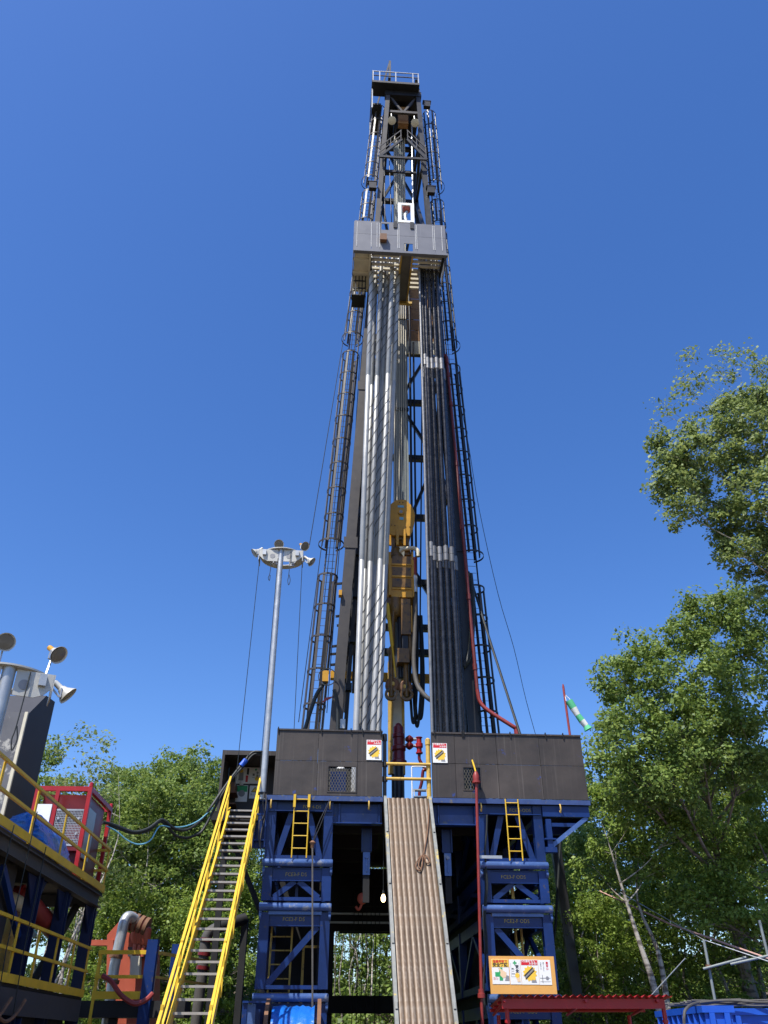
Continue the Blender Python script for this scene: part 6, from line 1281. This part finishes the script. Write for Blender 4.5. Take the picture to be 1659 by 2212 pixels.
def plobe(base, x, y, Y, r): return (tuple(WF.v(x, y, Y)-Vector(base)), r)
def gz(x, y): return Vector((x, y, terrain(x, y)-0.05))
# --- big near tree at the right edge
b1 = gz(13.2, 21.5)
L1 = [plobe(b1, *k) for k in ((1500,985,21.5,(1.15,1.2,.9)),(1475,1065,21.5,(.85,1,.7)),(1470,1105,21,(.6,.9,.45)),(1560,1040,22,(1.3,1.4,1)),(1630,960,21.5,(1.5,1.5,1.2)),(1545,920,21.5,(.9,1,.7)),(1600,880,21.5,(.9,1,.6)),(1660,870,21.5,(1,1,.8)),(1590,1130,22,(1.2,1.2,.6)),(1650,1080,21,(1.2,1.5,1.1)),(1590,1190,21.5,(.7,.8,.45)),(1640,1180,22,(1.0,1,.6)),(1650,1250,22,(.9,1,.5)),(1445,965,21.5,(.6,.7,.5)),(1450,1040,21.5,(.7,.8,.6)),(1465,1000,21.2,(.6,.8,.5)),(1720,1000,21.5,(1.5,1.5,1.5)),(1730,1150,21.5,(1.4,1.4,1.2)),(1740,860,21.5,(1.2,1.2,1)))]
make_tree('birch_tree', 'tall pale barked birch leaning in from the right edge with a thinning top', b1, L1, 0.26, 5, leafA, birch, per=80, lsize=0.120, clump=0.40, dens=1.5, zf=0.8)
L2 = [plobe(b1+Vector((1.5, 1.5, 0)), *k) for k in ((1490,800,23,(.7,.8,.8)),(1545,790,23,(.8,.8,.8)),(1600,790,23,(.7,.7,.7)),(1640,775,23,(.6,.6,.9)),(1430,895,23,(.55,.6,.45)),(1480,860,23,(.6,.7,.55)),(1530,850,23,(.8,.8,.6)),(1670,820,23,(.8,.8,.9)))]
make_tree('birch_tree', 'sparse topped birch behind the leaning tree with sky showing through its twigs', b1+Vector((1.5, 1.5, 0)), L2, 0.2, 9, leafA, birch, per=24, lsize=0.115, clump=0.42, dens=1.2, zf=0.9)
# --- rounded dense tree below it
b2 = gz(13.0, 33.5)
L3 = [plobe(b2, *k) for k in ((1570,1305,27,(1.5,1.6,1)),(1500,1345,27,(1.3,1.4,.9)),(1440,1400,27,(1.2,1.4,.8)),(1370,1425,27,(1,1.2,.8)),(1560,1400,27,(1.6,1.5,1.2)),(1630,1370,27.5,(1.6,1.6,1.5)),(1340,1465,26.5,(.8,1,.7)),(1420,1480,26.5,(1.4,1.4,1)),(1500,1480,26,(1.5,1.4,1.1)),(1590,1500,26,(1.6,1.5,1.2)),(1330,1530,30,(1.0,1.2,.9)),(1380,1560,26.5,(1.2,1.2,.8)),(1470,1570,26,(1.4,1.4,.8)),(1305,1590,31,(1.0,1.1,.8)),(1560,1590,26.2,(1.3,1.3,.8)),(1330,1620,26.5,(1.1,1.2,.6)),(1650,1590,26,(1.3,1.3,1)),(1420,1640,26,(1.3,1.2,.6)),(1295,1660,31,(.9,1,.8)),(1520,1650,26,(1.2,1.2,.7)),(1600,1660,26.5,(1.2,1.2,.7)),(1370,1690,26.5,(1.1,1.1,.6)),(1460,1700,26,(1.2,1.1,.6)))]
make_tree('broadleaf_tree', 'dense rounded green tree rising behind the right end of the wind wall', b2, L3, 0.30, 12, leafB, greybark, per=95, lsize=0.125, clump=0.48, dens=1.45, zf=0.72)
b3 = gz(8.3, 29.0)
L4 = [plobe(b3, *k) for k in ((1330,1700,29,(1.4,1.3,.7)),(1420,1720,28.5,(1.5,1.3,.7)),(1370,1760,28,(1.4,1.2,.5)),(1290,1740,29.5,(1,1,.6)),(1480,1770,28.5,(1.2,1.2,.5)),(1330,1830,29,(1.0,1,.4)),(1440,1815,28.5,(1.1,1,.5)),(1290,1880,30,(.8,1,.5)),(1400,1880,29.5,(.9,1,.4)))]
make_tree('broadleaf_tree', 'low spreading tree with pale limbs right of the raking prop', b3, L4, 0.24, 15, leafC, birch, per=90, lsize=0.115, clump=0.42, stems=2, dens=1.5, zf=0.8)
b4 = gz(14.5, 30.5)
L5 = [plobe(b4, *k) for k in ((1560,1700,30.5,(1.6,1.5,.9)),(1640,1690,30.5,(1.6,1.5,1)),(1600,1790,30,(1.5,1.4,.8)),(1520,1850,30,(1.4,1.4,.8)),(1640,1880,30,(1.5,1.4,.9)),(1580,1920,29.5,(1.4,1.3,.7)),(1500,1940,29.5,(1.1,1.1,.6)),(1690,1780,30,(1.5,1.5,1.2)),(1640,1980,29,(1.3,1.2,.6)),(1560,1990,29,(1.1,1,.5)))]
make_tree('broadleaf_tree', 'bright green tree on the grassy bank at the right edge', b4, L5, 0.22, 18, leafC, greybark, per=90, lsize=0.115, clump=0.44, stems=2, dens=1.5, zf=0.8)
# --- forest kinds
def rand_lobes(rng, h, w, n, z0=0.45, top=1.0):
    o = []
    for i in range(n):
        t = i/(n-1); z = h*(z0+(top-0.06-z0)*t); ww = w*(0.55+0.75*math.sin(math.pi*min(1, 0.25+0.75*t)))*(1.0 if t < .75 else 0.75)
        a = i*2.4+rng.random(); r_ = ww*(0.25+0.45*rng.random()); s = w*(0.45+0.3*rng.random())
        o.append(((r_*math.cos(a), r_*math.sin(a), z), (s, s, s*0.7)))
    o.append(((0, 0, h*top-w*0.3), (w*0.5, w*0.5, w*0.45))); return o
KIND = []
GRP = 'woods around the drilling site'
spots = []
rngF = np.random.default_rng(42)
def proto(i, h, w, n, z0, leaf, bk, per, ls, cl, stems=1, dens=1.05, r=0.17):
    return lambda base, lbl: make_tree('forest_tree', lbl, base, rand_lobes(np.random.default_rng(100+i), h, w, n, z0), r, 200+i, leaf, bk, per=per, lsize=ls, clump=cl, stems=stems, group=GRP, dens=dens, zf=0.88)
LBL = ['tall leafy tree with a pale slender trunk', 'round topped dark green tree', 'bright green bushy tree', 'thin crowned birch with several stems']
K = [proto(0, 14.5, 2.4, 10, .42, leafB, birch, 46, .17, .55), proto(1, 13.0, 2.7, 10, .36, leafB, greybark, 50, .17, .55), proto(2, 10.5, 2.4, 9, .25, leafC, greybark, 50, .17, .55), proto(3, 13.5, 1.9, 9, .5, leafA, birch, 26, .15, .6, 3, .7, .15)]
first = [None]*4
def zone(x, y):
    return 'behind the stairs and left platform' if x < -5 else ('seen under the rig floor' if x < 4.5 else 'behind the right column and red shelter')
def plant(k, x, y, s=1.0, rot=0.0, lbl=None):
    z = terrain(x, y)-0.1
    if first[k] is None: first[k] = K[k](Vector((x, y, z)), LBL[k]); o = first[k]
    else: o = copy_tree(first[k]); o.location = (x, y, z)
    o['label'] = LBL[k]+' '+zone(x, y)
    o.scale = (s, s, s*(0.95+0.1*((x*7) % 1))); o.rotation_euler = (0, 0, rot); return o
def tx(x, Y): return WF.v(x, 1900, Y).x*1.0
# the stand of trees behind the stairs, left (image columns 120..560)
for (xq, Y, k, s) in ((200,44,1,.84),(225,42,0,.84),(262,45,1,.92),(300,41,0,.88),(335,44,0,.91),(372,42,1,.93),(405,45,0,.88),(440,42,1,.82),(470,46,0,.78),(505,44,1,.70),(230,50,0,.84),(290,52,1,.9),(350,51,0,.9),(420,52,1,.86),(130,46,0,.72),(60,44,1,.9),(10,46,0,.95),(540,48,0,.8),(580,50,1,.8),(285,40,2,.75),(420,39,2,.7),(480,40,2,.7),(520,42,2,.72),(250,40,2,.68),(395,41,2,.70),(330,47,2,.8)):
    plant(k, tx(xq, Y), Y, s, (xq*0.37) % 6.28)
# sparse tall birch pair behind the peeling tower
for (xq, Y, s, r_) in ((122, 35, 1.0, 0.4), (165, 36.5, .95, 2.2)): 
    t_ = plant(3, tx(xq, Y), Y, s*1.0, r_); 
# behind the substructure
for (xq, Y, k, s) in ((640,50,2,.8),(690,46,2,.62),(735,44,3,.62),(770,49,2,.72),(800,45,3,.66),(835,50,2,.72),(870,47,3,.6),(700,55,1,.7),(760,56,0,.7),(830,56,1,.7),(920,52,2,.72),(980,50,2,.72),(1040,54,2,.75),(1100,52,1,.72),(1130,46,3,.72),(1165,45,1,.62),(1195,44,1,.70),(1215,42,1,.70),(1240,38,0,.68),(1260,44,1,.88),(1290,42,2,.95),(1330,40,0,.75),(1380,42,1,.85),(1440,40,2,.95),(1500,42,1,.9),(1560,40,0,.9),(1620,42,1,1.0),(1680,40,2,1.0),(1235,34,2,.66),(1275,33,2,.62),(1320,34,2,.6),(1380,33,2,.62),(1450,33,2,.66),(1520,32.5,2,.7),(1590,34,2,.72)):
    plant(k, tx(xq, Y), Y, s, (xq*0.53) % 6.28)
# sasa bamboo grass over the right bank and undergrowth along the wood's edge
rngS = np.random.default_rng(77); cs = []; sp2 = []
for i in range(1500):
    x, y = rngS.uniform(8.5, 20), rngS.uniform(26.5, 34)
    if terrain(x, y) < 0.5: continue
    cs.append((x, y, terrain(x, y)+rngS.uniform(.15, .75))); sp2.append(rngS.uniform(.25, .5))
me = leaf_mesh(rngS, cs, sp2, 26, 0.26, 'bamboo_grass', sasa, 0.8, 0.6); o = bpy.data.objects.new('bamboo_grass', me); COL.objects.link(o); tag(o, 'tangled bamboo grass covering the bank behind the blue bins', None, kind='stuff')
cs = []; sp2 = []
for i in range(2600):
    x, y = rngS.uniform(-26, 22), rngS.uniform(38, 50)
    cs.append((x, y, terrain(x, y)+rngS.uniform(.2, 1.9))); sp2.append(rngS.uniform(.4, .8))
me = leaf_mesh(rngS, cs, sp2, 26, 0.24, 'undergrowth', leafB, 0.8, 0.3); o = bpy.data.objects.new('undergrowth', me); COL.objects.link(o); tag(o, 'leafy undergrowth along the edge of the woods', None, kind='stuff')
